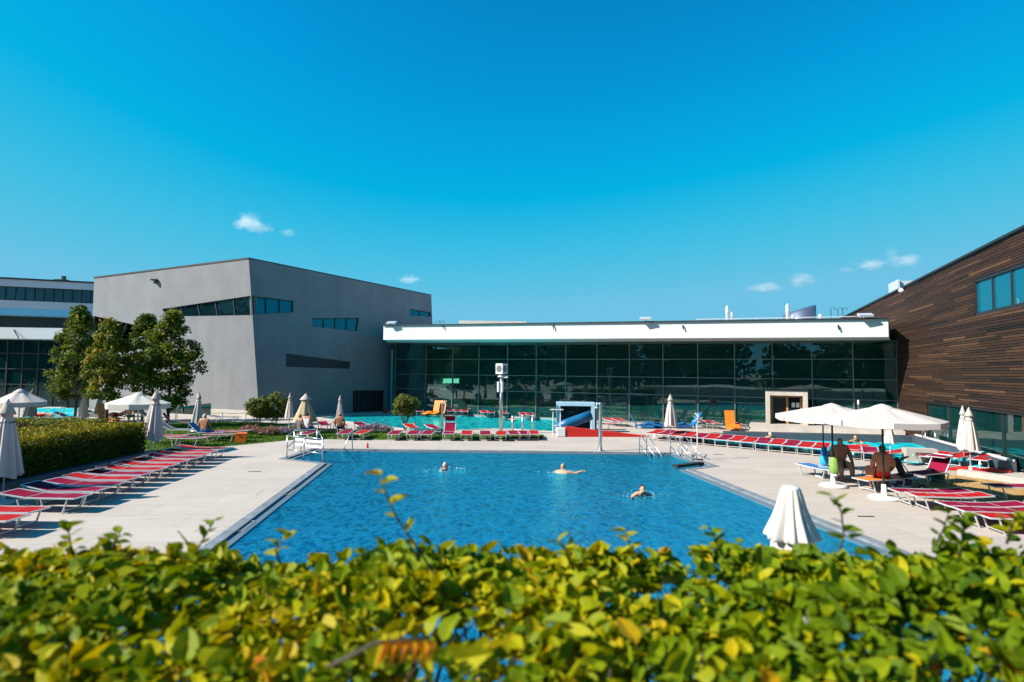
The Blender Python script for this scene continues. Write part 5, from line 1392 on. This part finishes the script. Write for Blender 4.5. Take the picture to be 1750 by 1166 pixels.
# ================================================================== pool furniture
# clock post
p = G(856, 741); o = thing('clock_post', 'tall steel post with square clock box and loudspeakers', 'post', p, R(-35))
k = MB(); k.tube((0, 0, 0), (0, 0, 3.6), .11, .09, 14); k.build('shaft', M['steel'], o, True)
k = MB(); k.box((0, 0, 3.82), (.50, .50, .62)); cb = k.build('clock_box', M['white'], o)
for ang in (0, PI/2, PI, -PI/2):
    Rm = Matrix.Rotation(ang, 3, 'Z')
    k = MB(); n = 28
    ring_ = [Rm @ V((.2*math.cos(2*PI*i/n), -.256, 3.82 + .2*math.sin(2*PI*i/n))) for i in range(n)]
    k.add(ring_, [tuple(range(n))]); fc = k.build('clock_face', M['whitepaint'] if ang == 99 else M['grey'], cb, fix=False)
    for th, L, w in ((R(75), .16, .022), (R(-35), .11, .028)):
        k = MB(); k.bar(Rm @ V((0, -.262, 3.82)), Rm @ V((L*math.cos(th), -.262, 3.82+L*math.sin(th))), w, .006); k.build('hand', M['whitepaint'], cb)
k = MB(); k.lathe([(.06, 3.28), (.22, 3.32), (.24, 3.38), (.08, 3.45)], 14); k.build('lamp_ring', M['alu'], o, True)
k = MB(); k.box((.25, 0, 3.34), (.4, .12, .12)); k.build('camera_arm', M['alu'], o)
for sx, a in ((-.12, 0), (.14, 0)):
    k = MB(); k.box((sx, -.12, 2.75), (.13, .14, .62)); k.build('loudspeaker', M['offwhite'], o)
def goose(label, x, yb, ytop, r, hook, name='shower_post'):
    p = G(x, yb); d = p.y/FPX; h = HC - (ytop - (637 + .01*(x-875)))*d
    o = thing(name, label, 'shower', p); k = MB()
    pts = [(0, 0, 0), (0, 0, h*.5), (0, 0, h-.16)] + [(hook*(1-math.cos(a))*.5, -.0, h-.16 + .16*math.sin(a)) for a in [PI*i/6 for i in range(1, 6)]] + [(hook, 0, h-.22)]
    k.path(pts, r, 10); k.build('pipe', M['steel'], o, True); k = MB(); k.lathe([(r*2.2, 0), (r*2.2, .03), (r*1.1, .05)], 14); k.build('flange', M['steel'], o, True)
    k = MB(); k.tube((hook, 0, h-.21), (hook, 0, h-.27), r*1.25); k.build('nozzle', M['steel'], o, True)
goose('steel shower post with curved head beside the orange chairs', 755, 741, 685, .055, .22)
goose('tall steel water spout at the far edge of the main pool', 1026, 771, 688, .085, -.16)
for i, (x, y0, y1) in enumerate(((876, 737, 713), (893, 737, 711), (910, 737, 712))):
    p = G(x, y0); d = p.y/FPX; k = MB(); k.tube((0, 0, 0), (0, 0, (y0-y1)*d), .06, n=10); k.ball((0, 0, (y0-y1)*d), .07); o = k.build('bollard', M['steel'], smooth=True); o.location = p
    tag(o, 'short steel post at the far pool edge, %s of three' % ('leftmost', 'middle', 'rightmost')[i], 'post', 'steel posts by the far pool')
def rail(label, pts, r=.022, name='pool_handrail', m='steel', extra=()):
    o = thing(name, label, 'handrail', pts[0], 0, 'stainless pool handrails'); b = V(pts[0])
    k = MB(); k.path([V(q)-b for q in pts], r, 8); k.build('top_rail', M[m], o, True)
    for e in extra:
        k = MB(); k.path([V(q)-b for q in e], r*.9, 8); k.build('post', M[m], o, True)
    return o
# ladder rails at the far side and stair rails in the right corner
for i, (x, dx) in enumerate(((1093, 20), (1105, 22))):
    a = G(x, 776); b = a + V((0, -1.0, 0)); 
    rail('%s handrail of the pool ladder right of the spout' % ('left' if i == 0 else 'right'), [a, a + V((0, 0, .72)), a + V((.05, -.12, .84)), a + V((.45, -.85, .05)), a + V((.5, -.9, -.3))], extra=[[a + V((0, -.0, .42)), a + V((.35, -.62, -.1))]])
for i, x in enumerate((1148, 1168)):
    a = G(x, 779); rail('%s stair handrail beside the pinwheel pole' % ('left' if i == 0 else 'right'), [a + V((0, .2, 0)), a + V((0, .2, .78)), a + V((.06, .08, .88)), a + V((.55, -.75, .10)), a + V((.6, -.82, -.3))], extra=[[a + V((0, .2, .4)), a + V((.42, -.5, -.15))]])
a, b = G(1166, 783), G(1190, 789)
rail('long sloping rail beside the right stair notch', [G(1160, 775) + V((0, 0, .55)), G(1190, 786) + V((0, 0, .5))], extra=[[G(1160, 775), G(1160, 775) + V((0, 0, .55))], [G(1174, 780), G(1174, 780) + V((0, 0, .53))], [G(1190, 786), G(1190, 786) + V((0, 0, .5))]])
a = G(597, 771); rail('slanted ladder handrail at the far left of the pool', [a + V((-.25, -.45, -.2)), a + V((.0, .0, .75)), a + V((.08, .1, .8)), a + V((.1, .15, 0))])
# mat at the right notch
k = MB(); k.bar(G(1153, 797, .03), G(1199, 791.5, .03), .26, .09); o = k.build('dark_beam', M['black']); tag(o, 'dark floating beam across the right stair notch', 'beam')
# pinwheel pole
p = G(1192, 786); o = thing('pinwheel_pole', 'thin white pole topped by a white pinwheel beside the stairs', 'pole', p)
k = MB(); k.tube((0, 0, 0), (0, 0, 1.72), .025); k.build('shaft', M['whitepaint'], o); k = MB(); k.lathe([(.22, 0), (.22, .03), (.05, .05)], 14); k.build('foot', M['darkmetal'], o, True)
for i in range(6):
    a = 2*PI*i/6 + .4; k = MB(); k.bar((0, -.03, 1.7), (.24*math.cos(a), -.03, 1.7+.24*math.sin(a)), .012, .07, up=(0, 1, 0)); k.build('blade', M['whitepaint'], o)
# railing with two banners round the left stair notch
o = thing('stair_railing', 'steel railing with two white lettered banners at the pool corner', 'railing', G(490, 784), absolute=True)
q0, q1, q2 = G(490, 784), G(519, 787), G(551, 791); q3, q4 = G(502, 771), G(514, 772.5); q5 = G(541, 768)
for p in (q0, q1, q2, q3, q4, q5):
    k = MB(); k.tube(p, p + V((0, 0, .92)), .026); k.build('post', M['steel'], o, True)
for a, b in ((q0, q1), (q1, q2)):
    for z in (.36, .92):
        k = MB(); k.tube(a + V((0, 0, z)), b + V((0, 0, z)), .024); k.build('rail', M['steel'], o, True)
for a, b, z in ((q0, q3, .92), (q3, q5, .92), (q0, q4, .45), (q2, q5, .92)):
    k = MB(); k.tube(a + V((0, 0, z)), b + V((0, 0, z if z > .5 else .75)), .022); k.build('rail', M['steel'], o, True)
def text_on(parent, txt, a, b, z, size, m, org):
    cu = bpy.data.curves.new('lettering', 'FONT'); cu.body = txt; cu.size = size; cu.align_x = 'CENTER'; cu.align_y = 'CENTER'; cu.extrude = .002
    t = bpy.data.objects.new('lettering', cu); C.objects.link(t); cu.materials.append(m)
    d = (b-a).normalized(); mid = (a+b)/2
    bpy.context.view_layer.update(); tm = bpy.data.meshes.new_from_object(t.evaluated_get(bpy.context.evaluated_depsgraph_get())); bpy.data.objects.remove(t); t = bpy.data.objects.new('lettering', tm); C.objects.link(t)
    t.location = mid + V((0, 0, z)) + V((d.y, -d.x, 0))*.02 - V(org); t.rotation_euler = (PI/2, 0, math.atan2(d.y, d.x)); t.parent = parent
for a, b, z, txt in ((q0.lerp(q1, .48), q1.lerp(q2, -.06), .72, 'NUR FÜR'), (q1.lerp(q2, .1), q1.lerp(q2, .97), .70, 'SCHWIMMER')):
    d = (b-a).normalized(); k = MB(); nn = V((d.y, -d.x, 0))*.03
    k.bar(a + nn*.3 + V((0, 0, z)), b + nn*.3 + V((0, 0, z)), .012, .30); bn = k.build('banner', M['whitepaint'], o)
    text_on(bn, txt, a + nn*.3, b + nn*.3, z, .115 if len(txt) < 8 else .15, M['grey'], o.location)
# red bottle on the far deck
k = MB(); k.lathe([(.045, 0), (.05, .02), (.05, .18), (.03, .22), (.022, .24), (.022, .27)], 12); o = k.build('bottle', M['redpaint'], smooth=True); o.location = G(628, 766); tag(o, 'small red bottle standing at the far pool edge', 'bottle')
# orange box on the lawn, red box near the door
def crate(label, x, y, w, h, m, cat='box'):
    p = G(x, y); d = p.y/FPX; o = thing('box', label, cat, p, R(12)); ww, hh = w*d, h*d
    k = MB(); k.box((0, 0, hh/2), (ww, ww*.8, hh)); k.build('body', M[m], o)
    k = MB(); k.box((0, 0, hh+.012), (ww*1.04, ww*.84, .03)); k.build('lid', M[m], o)
    k = MB(); k.box((0, -ww*.41, hh*.75), (ww*.3, .02, .03)); k.build('grip', M['dark'], o)
crate('bright orange box on the lawn edge beside the loungers', 412, 756.5, 17, 15, 'orangebox')
crate('small red box beside the dark door of the grey building', 659, 706, 9, 6, 'redpaint')
crate('grey waste bin between the blue loungers', 1122, 731, 8, 13, 'darkmetal', 'bin')
# slide: pale blue frame, blue roll, red ramp, white buffer
p = G(951, 738); d = p.y/FPX
o = thing('slide_frame', 'pale blue square frame standing over the blue roll', 'frame', p, R(-3)); wv, hv, dp_ = 2.3, 1.62, .8
for nm, c, s in (('post', (.10, 0, hv/2), (.22, dp_, hv)), ('post', (wv-.10, 0, hv/2), (.22, dp_, hv)), ('lintel', (wv/2, 0, hv+.10), (wv+.02, dp_, .22))):
    k = MB(); k.box(c, s); k.build(nm, M['paleblue'], o)
k = MB(); k.box((wv/2, dp_/2-.05, hv/2), (wv-.4, .04, hv)); k.build('back_panel', M['glassdark'], o)
k = MB(); k.box((wv+.05, .2, hv/2+.1), (.2, .5, hv)); k.build('side_panel', M['dark'], o)
a, b = G(952, 742) + V((0, 0, .38)), G(1010, 742) + V((0, .0, 1.12))
k = MB(); k.path([a, a.lerp(b, .33), a.lerp(b, .66), b], [.29, .31, .30, .29], 20); o = k.build('blue_roll', M['tubeblue'], smooth=True); tag(o, 'slanted thick blue roll lying against the pale blue frame', 'roll')
a, b = G(967, 747), G(1107, 747); hh = 17*a.y/FPX
k = MB(); a2, b2 = a + V((0, .55, 0)), b + V((0, .55, 0)); z = V((0, 0, hh)); e = V((0, 0, .03))
k.add([a, b, b+e, a+z, a2, b2, b2+e, a2+z], [(0, 1, 2, 3), (7, 6, 5, 4), (0, 4, 5, 1), (1, 5, 6, 2), (2, 6, 7, 3), (3, 7, 4, 0)]); o = k.build('red_ramp', M['redpaint']); tag(o, 'long red wedge ramp tapering to the right', 'ramp')
p = G(959, 747); k = MB(); k.box((0, .28, .26), (.44, .6, .46)); k.box((0, .28, .03), (.40, .5, .06)); o = k.build('white_block', M['whitepaint']); o.location = p; tag(o, 'white block at the thick end of the red ramp', 'block')
o = thing('white_stand', 'white tubular stand left of the pale blue frame', 'stand', G(945, 745))
for x in (0, .42):
    k = MB(); k.tube((x, 0, 0), (x, 0, 1.55), .028); k.build('post', M['whitepaint'], o)
k = MB(); k.box((.2, 0, 1.5), (.75, .2, .05)); k.build('shelf', M['whitepaint'], o); k = MB(); k.tube((0, 0, .6), (.42, 0, .6), .02); k.build('rail', M['whitepaint'], o)
# chairs: orange moulded, blue moulded
def chair(label, loc, rz, m, L=1.5, up=62, group=None, name='moulded_chair', w=.62):
    o = thing(name, label, 'chair', loc, rz, group); k = MB(); q = []
    prof = [(.75*L, .26), (.55*L, .30), (.30*L, .42), (.10*L, .26), (-.05*L, .20), (-.16*L, .30), (-.16*L-.55*math.cos(R(up)), .30+.80*math.sin(R(up))), (-.16*L-.70*math.cos(R(up)), .30+1.0*math.sin(R(up)))]
    for (x, z) in prof:
        for y in (-w/2, w/2): q.append((x, y, z))
    for (x, z) in prof:
        for y in (-w/2, w/2): q.append((x-.01, y, z-.05))
    n = len(prof); m2 = 2*n
    f = [(2*i, 2*i+1, 2*i+3, 2*i+2) for i in range(n-1)] + [(m2+2*i, m2+2*i+2, m2+2*i+3, m2+2*i+1) for i in range(n-1)]
    f += [(2*i, 2*i+2, m2+2*i+2, m2+2*i) for i in range(n-1)] + [(2*i+1, m2+2*i+1, m2+2*i+3, 2*i+3) for i in range(n-1)] + [(0, m2, m2+1, 1), (2*n-2, 2*n-1, m2+2*n-1, m2+2*n-2)]
    k.add(q, f); k.build('shell', M[m], o)
    for s in (-1, 1):
        k = MB(); k.box((.3*L, s*(w/2-.05), .17), (.5*L, .05, .20)); k.build('side_support', M[m], o)
        k = MB(); k.box((-.16*L, s*(w/2-.05), .13), (.08, .05, .26)); k.build('side_support', M[m], o)
    return o
for i, (x, y, rz, lab) in enumerate(((741, 711, -125, 'orange moulded reclining chair left of the shower post'), (752, 711, -118, 'orange moulded reclining chair behind the shower post'), (1250, 735, -95, 'orange moulded reclining chair near the hall portal'), (180, 722, -10, 'orange wooden deck chair under the lawn parasol'))):
    chair(lab, G(x, y), R(rz), 'orange' if i < 3 else 'wood', group='orange moulded chairs', up=70)
for i, (x, y, rz, lab) in enumerate(((1094, 732, -5, 'blue moulded lounger left of the closed parasol'), (1135, 731, 175, 'blue moulded lounger behind the closed parasol'), (1178, 732, 185, 'blue moulded lounger with white towel on its back'))):
    c_ = chair(lab, G(x, y), R(rz), 'blue', L=1.6, up=48, group='blue moulded loungers', w=.7)
k = MB(); q = V((-.16*1.6-.35*math.cos(R(48)), 0, .30+.55*math.sin(R(48)))); k.box((0, 0, 0), (.62, .45, .03), M=Matrix.Rotation(R(48), 3, 'Y')); o = k.build('towel', M['whitecloth']); o.location = G(1178, 732) + V((.62, -.05, .75)); tag(o, 'white towel spread over the back of a blue lounger', 'towel')
# green chairs inside the hall
gi = 0
for row, off in ((0, -.85), (1, -2.5)):
    for j in range(13):
        a = mu[6] + 1.0 + j*1.42
        if row == 1 and j % 4 == 3: continue
        chair('green chair inside the hall, %s from the left in the %s row' % (ORD[j], ('front', 'rear')[row]), HALL.pt(a, .03, off), math.atan2(gd.y, gd.x) + R(90), 'green', L=1.2, up=66, group='green chairs behind the hall glass', w=.8); gi += 1
for j in range(6):
    a = mu[2] + .6 + j*1.3
    chair('dim green chair behind the glass near the clock post, %s from the left' % ORD[j], HALL.pt(a, .03, -.9), math.atan2(gd.y, gd.x) + R(90), 'green', L=1.2, up=66, group='green chairs behind the hall glass', w=.8)
# chair and reclining wooden seat behind the ground-floor glazing at the right
chair('wooden reclining chair behind the glazing of the timber building', WOOD.pt(wu(1640, 720)[0], .1, -1.4), R(200), 'wood', L=1.4, up=70)
# stone block, red mats on the ground
p = G(1572, 791); o = thing('stone_block', 'pale stone block with slot beside the right pool', 'block', p, R(-14)); d = p.y/FPX
k = MB(); k.box((0, 0, .30), (1.15, .5, .60)); k.build('body', M['concrete'], o); k = MB(); k.box((.1, -.26, .42), (.7, .03, .06)); k.build('slot', M['darkrim'], o); k = MB(); k.box((.35, -.26, .15), (.1, .03, .28)); k.build('outlet', M['darkrim'], o)
for i, (x, y, lab) in enumerate(((1690, 806, 'flat red mat on the paving right of the white parasol foot'), (1642, 803, 'flat red mat on the paving left of the white parasol foot'))):
    k = MB(); k.box((0, 0, .04), (1.25, .55, .07)); k.box((.3, 0, .085), (.5, .5, .03)); o = k.build('red_mat', M['redpaint']); o.location = G(x, y); o.rotation_euler.z = R(-6); tag(o, lab, 'mat', 'red mats on the paving')
# pool ladder at the far right corner of the right pool
for i, dx in enumerate((0, .5)):
    a = G(1572, 748, .4) + V((dx, -.2, 0)); rail('%s curved rail of the ladder in the right pool' % ('left' if i == 0 else 'right'), [a, a + V((0, 0, .3)), a + V((-.1, -.25, .42)), a + V((-.2, -.5, .3)), a + V((-.22, -.55, -.4))], .022)
# small white post with lamp, wooden post by the pool
p = G(1468, 741); o = thing('lamp_post', 'thin post with white lamp head between the two open parasols', 'post', p); k = MB(); k.tube((0, 0, 0), (0, 0, 1.8), .04); k.build('shaft', M['steel'], o); k = MB(); k.lathe([(.05, 1.8), (.06, 1.85), (.06, 2.05), (.02, 2.1)], 12); k.build('lamp_head', M['whitepaint'], o, True)
p = G(1553, 745); o = thing('wooden_post', 'wooden shower post before the timber wall', 'post', p); k = MB(); k.box((0, 0, 1.0), (.13, .13, 2.0)); k.build('shaft', M['wood'], o); k = MB(); k.path([(0, 0, 1.55), (-.18, -.05, 1.6), (-.22, -.05, 1.52)], .02); k.ball((-.22, -.05, 1.5), .05); k.build('shower_head', M['steel'], o); k = MB(); k.box((.25, 0, 1.2), (.4, .08, .1)); k.build('shelf', M['wood'], o)
# white rope fence across the left
o = thing('rope_fence', 'white post and rope fence along the left lawn', 'fence', G(200, 718), absolute=True)
prev = None
for i, x in enumerate(range(-20, 460, 40)):
    p = G(x, 719.5); k = MB(); k.tube(p, p + V((0, 0, .58)), .022, n=6); k.build('post', M['whitepaint'], o)
    if prev is not None:
        k = MB(); m_ = (prev+p)/2 + V((0, 0, .50)); k.path([prev + V((0, 0, .56)), m_ + V((0, 0, .02)), p + V((0, 0, .56))], .018, 5); k.build('rope', M['whitepaint'], o)
    prev = p
# green sign on post
p = G(302, 724); d = p.y/FPX; o = thing('green_sign', 'green sign on a thin post before the grey wall', 'sign', p)
k = MB(); k.tube((0, 0, 0), (0, 0, 1.9), .025); k.build('post', M['steel'], o); k = MB(); k.box((0, -.03, 1.72), (.40, .03, .40)); sg = k.build('board', M['greensign'], o)
k = MB(); k.bar((-.1, -.05, 1.72), (.1, -.05, 1.72), .03, .01); k.bar((0, -.05, 1.62), (0, -.05, 1.82), .03, .01); k.build('symbol', M['whitepaint'], sg)
# white lifeguard table far left
p = G(92, 722); o = thing('white_table', 'white tubular table before the left turquoise pool', 'table', p); k = MB(); k.box((0, 0, .98), (1.25, .5, .05)); k.build('table_top', M['whitepaint'], o)
for x in (-.5, .5):
    for y in (-.18, .18):
        k = MB(); k.tube((x, y, 0), (x, y, .96), .022); k.build('leg', M['whitepaint'], o)

# ================================================================== small clouds
def cloudmat(seed, dens):
    m, n, l, out = nodes('cloud_vapour'); tc = n.new('ShaderNodeTexCoord')
    t = n.new('ShaderNodeTexNoise'); t.noise_dimensions = '4D'; t.inputs['W'].default_value = seed*3.7; t.inputs['Scale'].default_value = 1.9; t.inputs['Detail'].default_value = 7; t.inputs['Roughness'].default_value = .6
    l.new(tc.outputs['Object'], t.inputs['Vector'])
    ln = n.new('ShaderNodeVectorMath'); ln.operation = 'LENGTH'; l.new(tc.outputs['Object'], ln.inputs[0])
    a = n.new('ShaderNodeMath'); a.operation = 'MULTIPLY_ADD'; a.inputs[1].default_value = -.50; a.inputs[2].default_value = -.12; l.new(ln.outputs['Value'], a.inputs[0])
    b = n.new('ShaderNodeMath'); b.operation = 'ADD'; l.new(t.outputs[0], b.inputs[0]); l.new(a.outputs[0], b.inputs[1])
    c = n.new('ShaderNodeMath'); c.operation = 'MULTIPLY'; c.inputs[1].default_value = dens; c.use_clamp = False; l.new(b.outputs[0], c.inputs[0])
    mx = n.new('ShaderNodeMath'); mx.operation = 'MAXIMUM'; mx.inputs[1].default_value = 0; l.new(c.outputs[0], mx.inputs[0])
    v = n.new('ShaderNodeVolumePrincipled'); v.inputs['Color'].default_value = (1, .97, .98, 1); v.inputs['Anisotropy'].default_value = .2
    l.new(mx.outputs[0], v.inputs['Density']); l.new(v.outputs[0], out.inputs['Volume'])
    return m
base_ball = MB(); base_ball.ball((0, 0, 0), 1.0, 16, 10)
CY = 1200.0
for i, (x, y, w, h, dn, lab) in enumerate([(426, 382, 56, 32, .11, 'largest small white cloud above the grey building'), (447, 391, 40, 22, .08, 'tail puff of the largest cloud above the grey building'), (492, 398, 34, 15, .05, 'faint cloud wisp right of the largest cloud'), (700, 478, 44, 16, .10, 'lone small cloud above the end of the grey roof'), (1308, 491, 66, 18, .07, 'low flat cloud above the white hall roof, left of its pair'), (1369, 478, 52, 24, .07, 'low cloud above the roof pipes, right of its pair'), (1490, 453, 56, 20, .08, 'flat cloud left of the topmost wisp near the timber roof'), (1548, 446, 64, 26, .06, 'pale cloud nearest the timber roof edge'), (1524, 434, 30, 22, .04, 'topmost faint wisp above the timber roof'), (1446, 461, 36, 10, .04, 'faintest low wisp left of the timber roof clouds')]):
    p = PY(x, y, CY + i*12); d = p.y/FPX
    o = base_ball.build('cloud', cloudmat(i+1, dn), fix=False)
    o.location = p; o.scale = (w*d*.62, w*d*.35, h*d*.66)
    tag(o, lab, 'cloud', 'small clouds low in the sky')

# ================================================================== the hedge in the foreground
rn = random.Random(90)
def leaf_template(bend, fold, wav):
    xs = [0, .18, .42, .68, .88, 1.0]; ws = [0, .24, .335, .28, .13, 0]
    q = []; f = []
    for x, w in zip(xs, ws):
        z = -bend*x*x + wav*math.sin(x*9)*.03
        q.append((x, 0, z))
        if w: q.append((x, -w, z + fold*w)); q.append((x, w, z + fold*w))
    # ring indices: 0 | 1,2,3 | 4,5,6 | 7,8,9 | 10,11,12 | 13
    f = [(0, 1, 2), (0, 3, 1)]
    for a in (1, 4, 7): f += [(a, a+3, a+4, a+1), (a, a+2, a+5, a+3)]
    f += [(10, 13, 11), (10, 12, 13)]
    return q, f
TEMPL = [leaf_template(b, fo_, w) for b, fo_, w in ((.15, .5, 2), (.40, .35, -2), (-.10, .75, 2), (.28, .25, 1), (.55, .9, 2))]
o = thing('front_hedge', 'yellow-green leafy hedge across the bottom of the picture', 'hedge', (0, 1.9, 1.75), absolute=True)
YN, YF = 1.42, 2.32
def htop(x, y): return 2.90 + .055*noise.noise(V((x*1.7, y*2, 2))) + .035*noise.noise(V((x*5, y*5, 7))) - .05*((y-1.95)/.5)**2 + .02*x*(1 if x > 0 else .3)
leaves_ = []
def lump(x, y): return .17*max(0, noise.noise(V((x*3.1+9, y*3.1, 1.7)))) + .09*max(0, noise.noise(V((x*7+3, y*7, 5))))
for i in range(25500):
    x = rn.uniform(-2.75, 2.75); f = rn.random()
    y = rn.uniform(YN, YF); lp = lump(x, y); zt = htop(x, y) - lp
    if f < .66: dz = abs(rn.gauss(0, .055)); nb = V((0, -.15, 1))
    elif f < .83: y = YN + abs(rn.gauss(0, .10)); dz = rn.uniform(0, .85); nb = V((0, -.8, .5))
    elif f < .91: y = YF - abs(rn.gauss(0, .07)); dz = rn.uniform(0, .5); nb = V((0, .7, .5))
    else: dz = rn.uniform(0, .5); nb = V((0, -.3, .6))
    hole = noise.noise(V((x*2.3, dz*3.0 + y*.6, 11)))       # leafless pockets low down, where the pool shines through
    if dz > .09 and hole > .34 - dz*1.0: continue
    if lp > .055 and rn.random() < .72: continue
    p = V((x, y, zt - dz + .03))
    n = (nb.normalized() + rdir(rn)*.95).normalized(); d = n.cross(rdir(rn)).normalized()
    if d.z < -.3: d = -d
    L = min(.095, .028 + .024*rn.random() + .014*rn.expovariate(1.0))
    patch = noise.noise(V((x*1.4, y*2, 4)))*.26
    tone = min(.80, .40 + patch*1.2 + rn.gauss(0, .16) + (.10 if x < .3 else -.06))
    r_ = rn.random()
    if r_ < .006: tone = rn.uniform(.9, 1)
    elif r_ < .03: tone = rn.uniform(.74, .88)
    leaves_.append([p, n, d, L, max(0, min(1, tone)), rn.randrange(5)])
def sprig(pts, n, L0, tone0, seed, rad=.0035):
    r2 = random.Random(seed); pts = [V(p) for p in pts]
    k = MB(); k.path(pts, [rad*1.3] + [rad]*(len(pts)-2) + [rad*.5], 5)
    for i in range(n):
        t = .25 + .75*i/(n-1); s = t*(len(pts)-1); j = min(int(s), len(pts)-2); p = pts[j].lerp(pts[j+1], s-j)
        ax = (pts[j+1]-pts[j]).normalized(); side = V((1 if i % 2 else -1, r2.uniform(-.6, .6), r2.uniform(.0, .5)))
        d = (side + ax*.6).normalized(); nn = d.cross(V((r2.uniform(-.3, .3), 1, .2))).normalized()
        if nn.z < 0: nn = -nn
        leaves_.append([p, (nn + rdir(r2)*.3).normalized(), d, L0*r2.uniform(.8, 1.2), max(0, min(1, tone0 + r2.gauss(0, .08))), r2.randrange(5)])
    return k
def sp(x, y, Y): return PY(x, y, Y)
stems = MB()
for pts, n, L, tn, sd in [
    ([sp(745, 985, 1.9), sp(712, 935, 1.9), sp(678, 885, 1.88), sp(660, 845, 1.86), sp(650, 815, 1.85)], 7, .052, .72, 1),
    ([sp(1430, 960, 2.15), sp(1442, 915, 2.15), sp(1438, 875, 2.13), sp(1425, 850, 2.12)], 7, .055, .35, 2),
    ([sp(130, 965, 2.2), sp(122, 935, 2.2), sp(116, 905, 2.2)], 8, .05, .5, 3),
    ([sp(330, 955, 2.2), sp(345, 925, 2.2), sp(365, 892, 2.2)], 6, .055, .4, 4),
    ([sp(180, 955, 2.2), sp(196, 930, 2.2), sp(205, 912, 2.2)], 5, .055, .35, 5),
    ([sp(1640, 955, 2.1), sp(1645, 920, 2.1), sp(1652, 888, 2.1)], 6, .06, .35, 6),
    ([sp(1600, 930, 2.1), sp(1612, 905, 2.1), sp(1620, 880, 2.1)], 5, .055, .3, 7),
    ([sp(1100, 960, 2.1), sp(1078, 935, 2.1), sp(1068, 912, 2.1)], 5, .05, .65, 8),
    ([sp(1240, 955, 2.1), sp(1222, 925, 2.1), sp(1218, 908, 2.1)], 5, .05, .45, 9),
    ([sp(480, 965, 2.1), sp(470, 940, 2.1), sp(490, 918, 2.1)], 5, .05, .6, 10),
    ([sp(1720, 930, 2.0), sp(1728, 900, 2.0), sp(1740, 880, 2.0)], 7, .055, .6, 11),
    ([sp(975, 965, 2.1), sp(965, 938, 2.1), sp(955, 925, 2.1)], 4, .05, .5, 12)]:
    k = sprig(pts, n, L, tn, sd); b0 = len(stems.v); stems.v += k.v; stems.f += [tuple(i+b0 for i in f) for f in k.f]; stems.t += k.t
# dry orange leaves curled on a twig near the bottom middle
for i, x in enumerate((652, 672, 690, 708, 728)):
    p = sp(x, 1092, 1.40); leaves_.append([p, V((.9, -.4, .1)).normalized(), V((.15, -.1, -1)).normalized(), .062, .99, 4])
stems.path([sp(560, 1140, 1.42), sp(640, 1100, 1.42), sp(735, 1090, 1.42)], .005, 6)
stuff(stems.build('sprig_stems', M['bark'], o, True))
k = MB()
for i in range(170):
    x = rn.uniform(-3.1, 3.1); y = rn.uniform(1.6, 2.2); a = rn.uniform(-.35, .35)
    pts = [V((x, y, 1.75)), V((x+a*.2, y+rn.uniform(-.08, .08), 2.25)), V((x+a*.5, y+rn.uniform(-.2, .2), 2.6)), V((x+a*.9, y+rn.uniform(-.3, .3), 2.88))]
    k.path(pts, [.012, .009, .006, .003], 5)
    for j in range(2):
        s = pts[2].lerp(pts[1], rn.random()); e = s + V((rn.uniform(-.3, .3), rn.uniform(-.25, .25), rn.uniform(.05, .25))); k.path([s, s.lerp(e, .5) + V((0, 0, .03)), e], [.006, .004, .002], 4)
stuff(k.build('branches', M['bark'], o, True))
# the 300 leaves that show largest become parts of their own, the rest is one mass
def vis(l):
    p = l[0]; r_ = CAMR.inverted() @ (p - V((0, 0, HC))); u, v = r_.x/-r_.z, r_.y/-r_.z
    if abs(u) > .86 or v < -.57: return 0
    up = p.z - htop(p.x, p.y)
    return l[3]/(-r_.z) * (1 + 2.5*max(-.35, min(.05, up)) )
order = sorted(range(len(leaves_)), key=lambda i: -vis(leaves_[i]))
big = set(order[:300])
def leafmat(l):
    p, n, d, L, tone, tm = l
    s = n.cross(d).normalized(); nn = d.cross(s)
    return Matrix(((d.x*L, s.x*L, nn.x*L, p.x), (d.y*L, s.y*L, nn.y*L, p.y), (d.z*L, s.z*L, nn.z*L, p.z), (0, 0, 0, 1)))
fol = MB(); cache = {}
for i, l in enumerate(leaves_):
    q, f = TEMPL[l[5]]
    mt = leafmat(l)
    if i in big:
        tk = (l[5], int(l[4]*9.99))
        if tk not in cache:
            k = MB(); k.add(q, f, tk[1]/10+.05); k.t[0] = k.t[0]+.001
            cache[tk] = k.mesh('leaf', M['hedge'], False)
        lf = bpy.data.objects.new('leaf', cache[tk]); C.objects.link(lf); lf.parent = o
        lf.matrix_local = Matrix.Translation(-V(o.location)) @ mt
    else:
        fol.add([mt @ V(v) for v in q], f, l[4])
stuff(fol.build('foliage', M['hedge'], o, False, fix=False))
for ob in bpy.data.objects:
    if 'abs' in ob: del ob['abs']
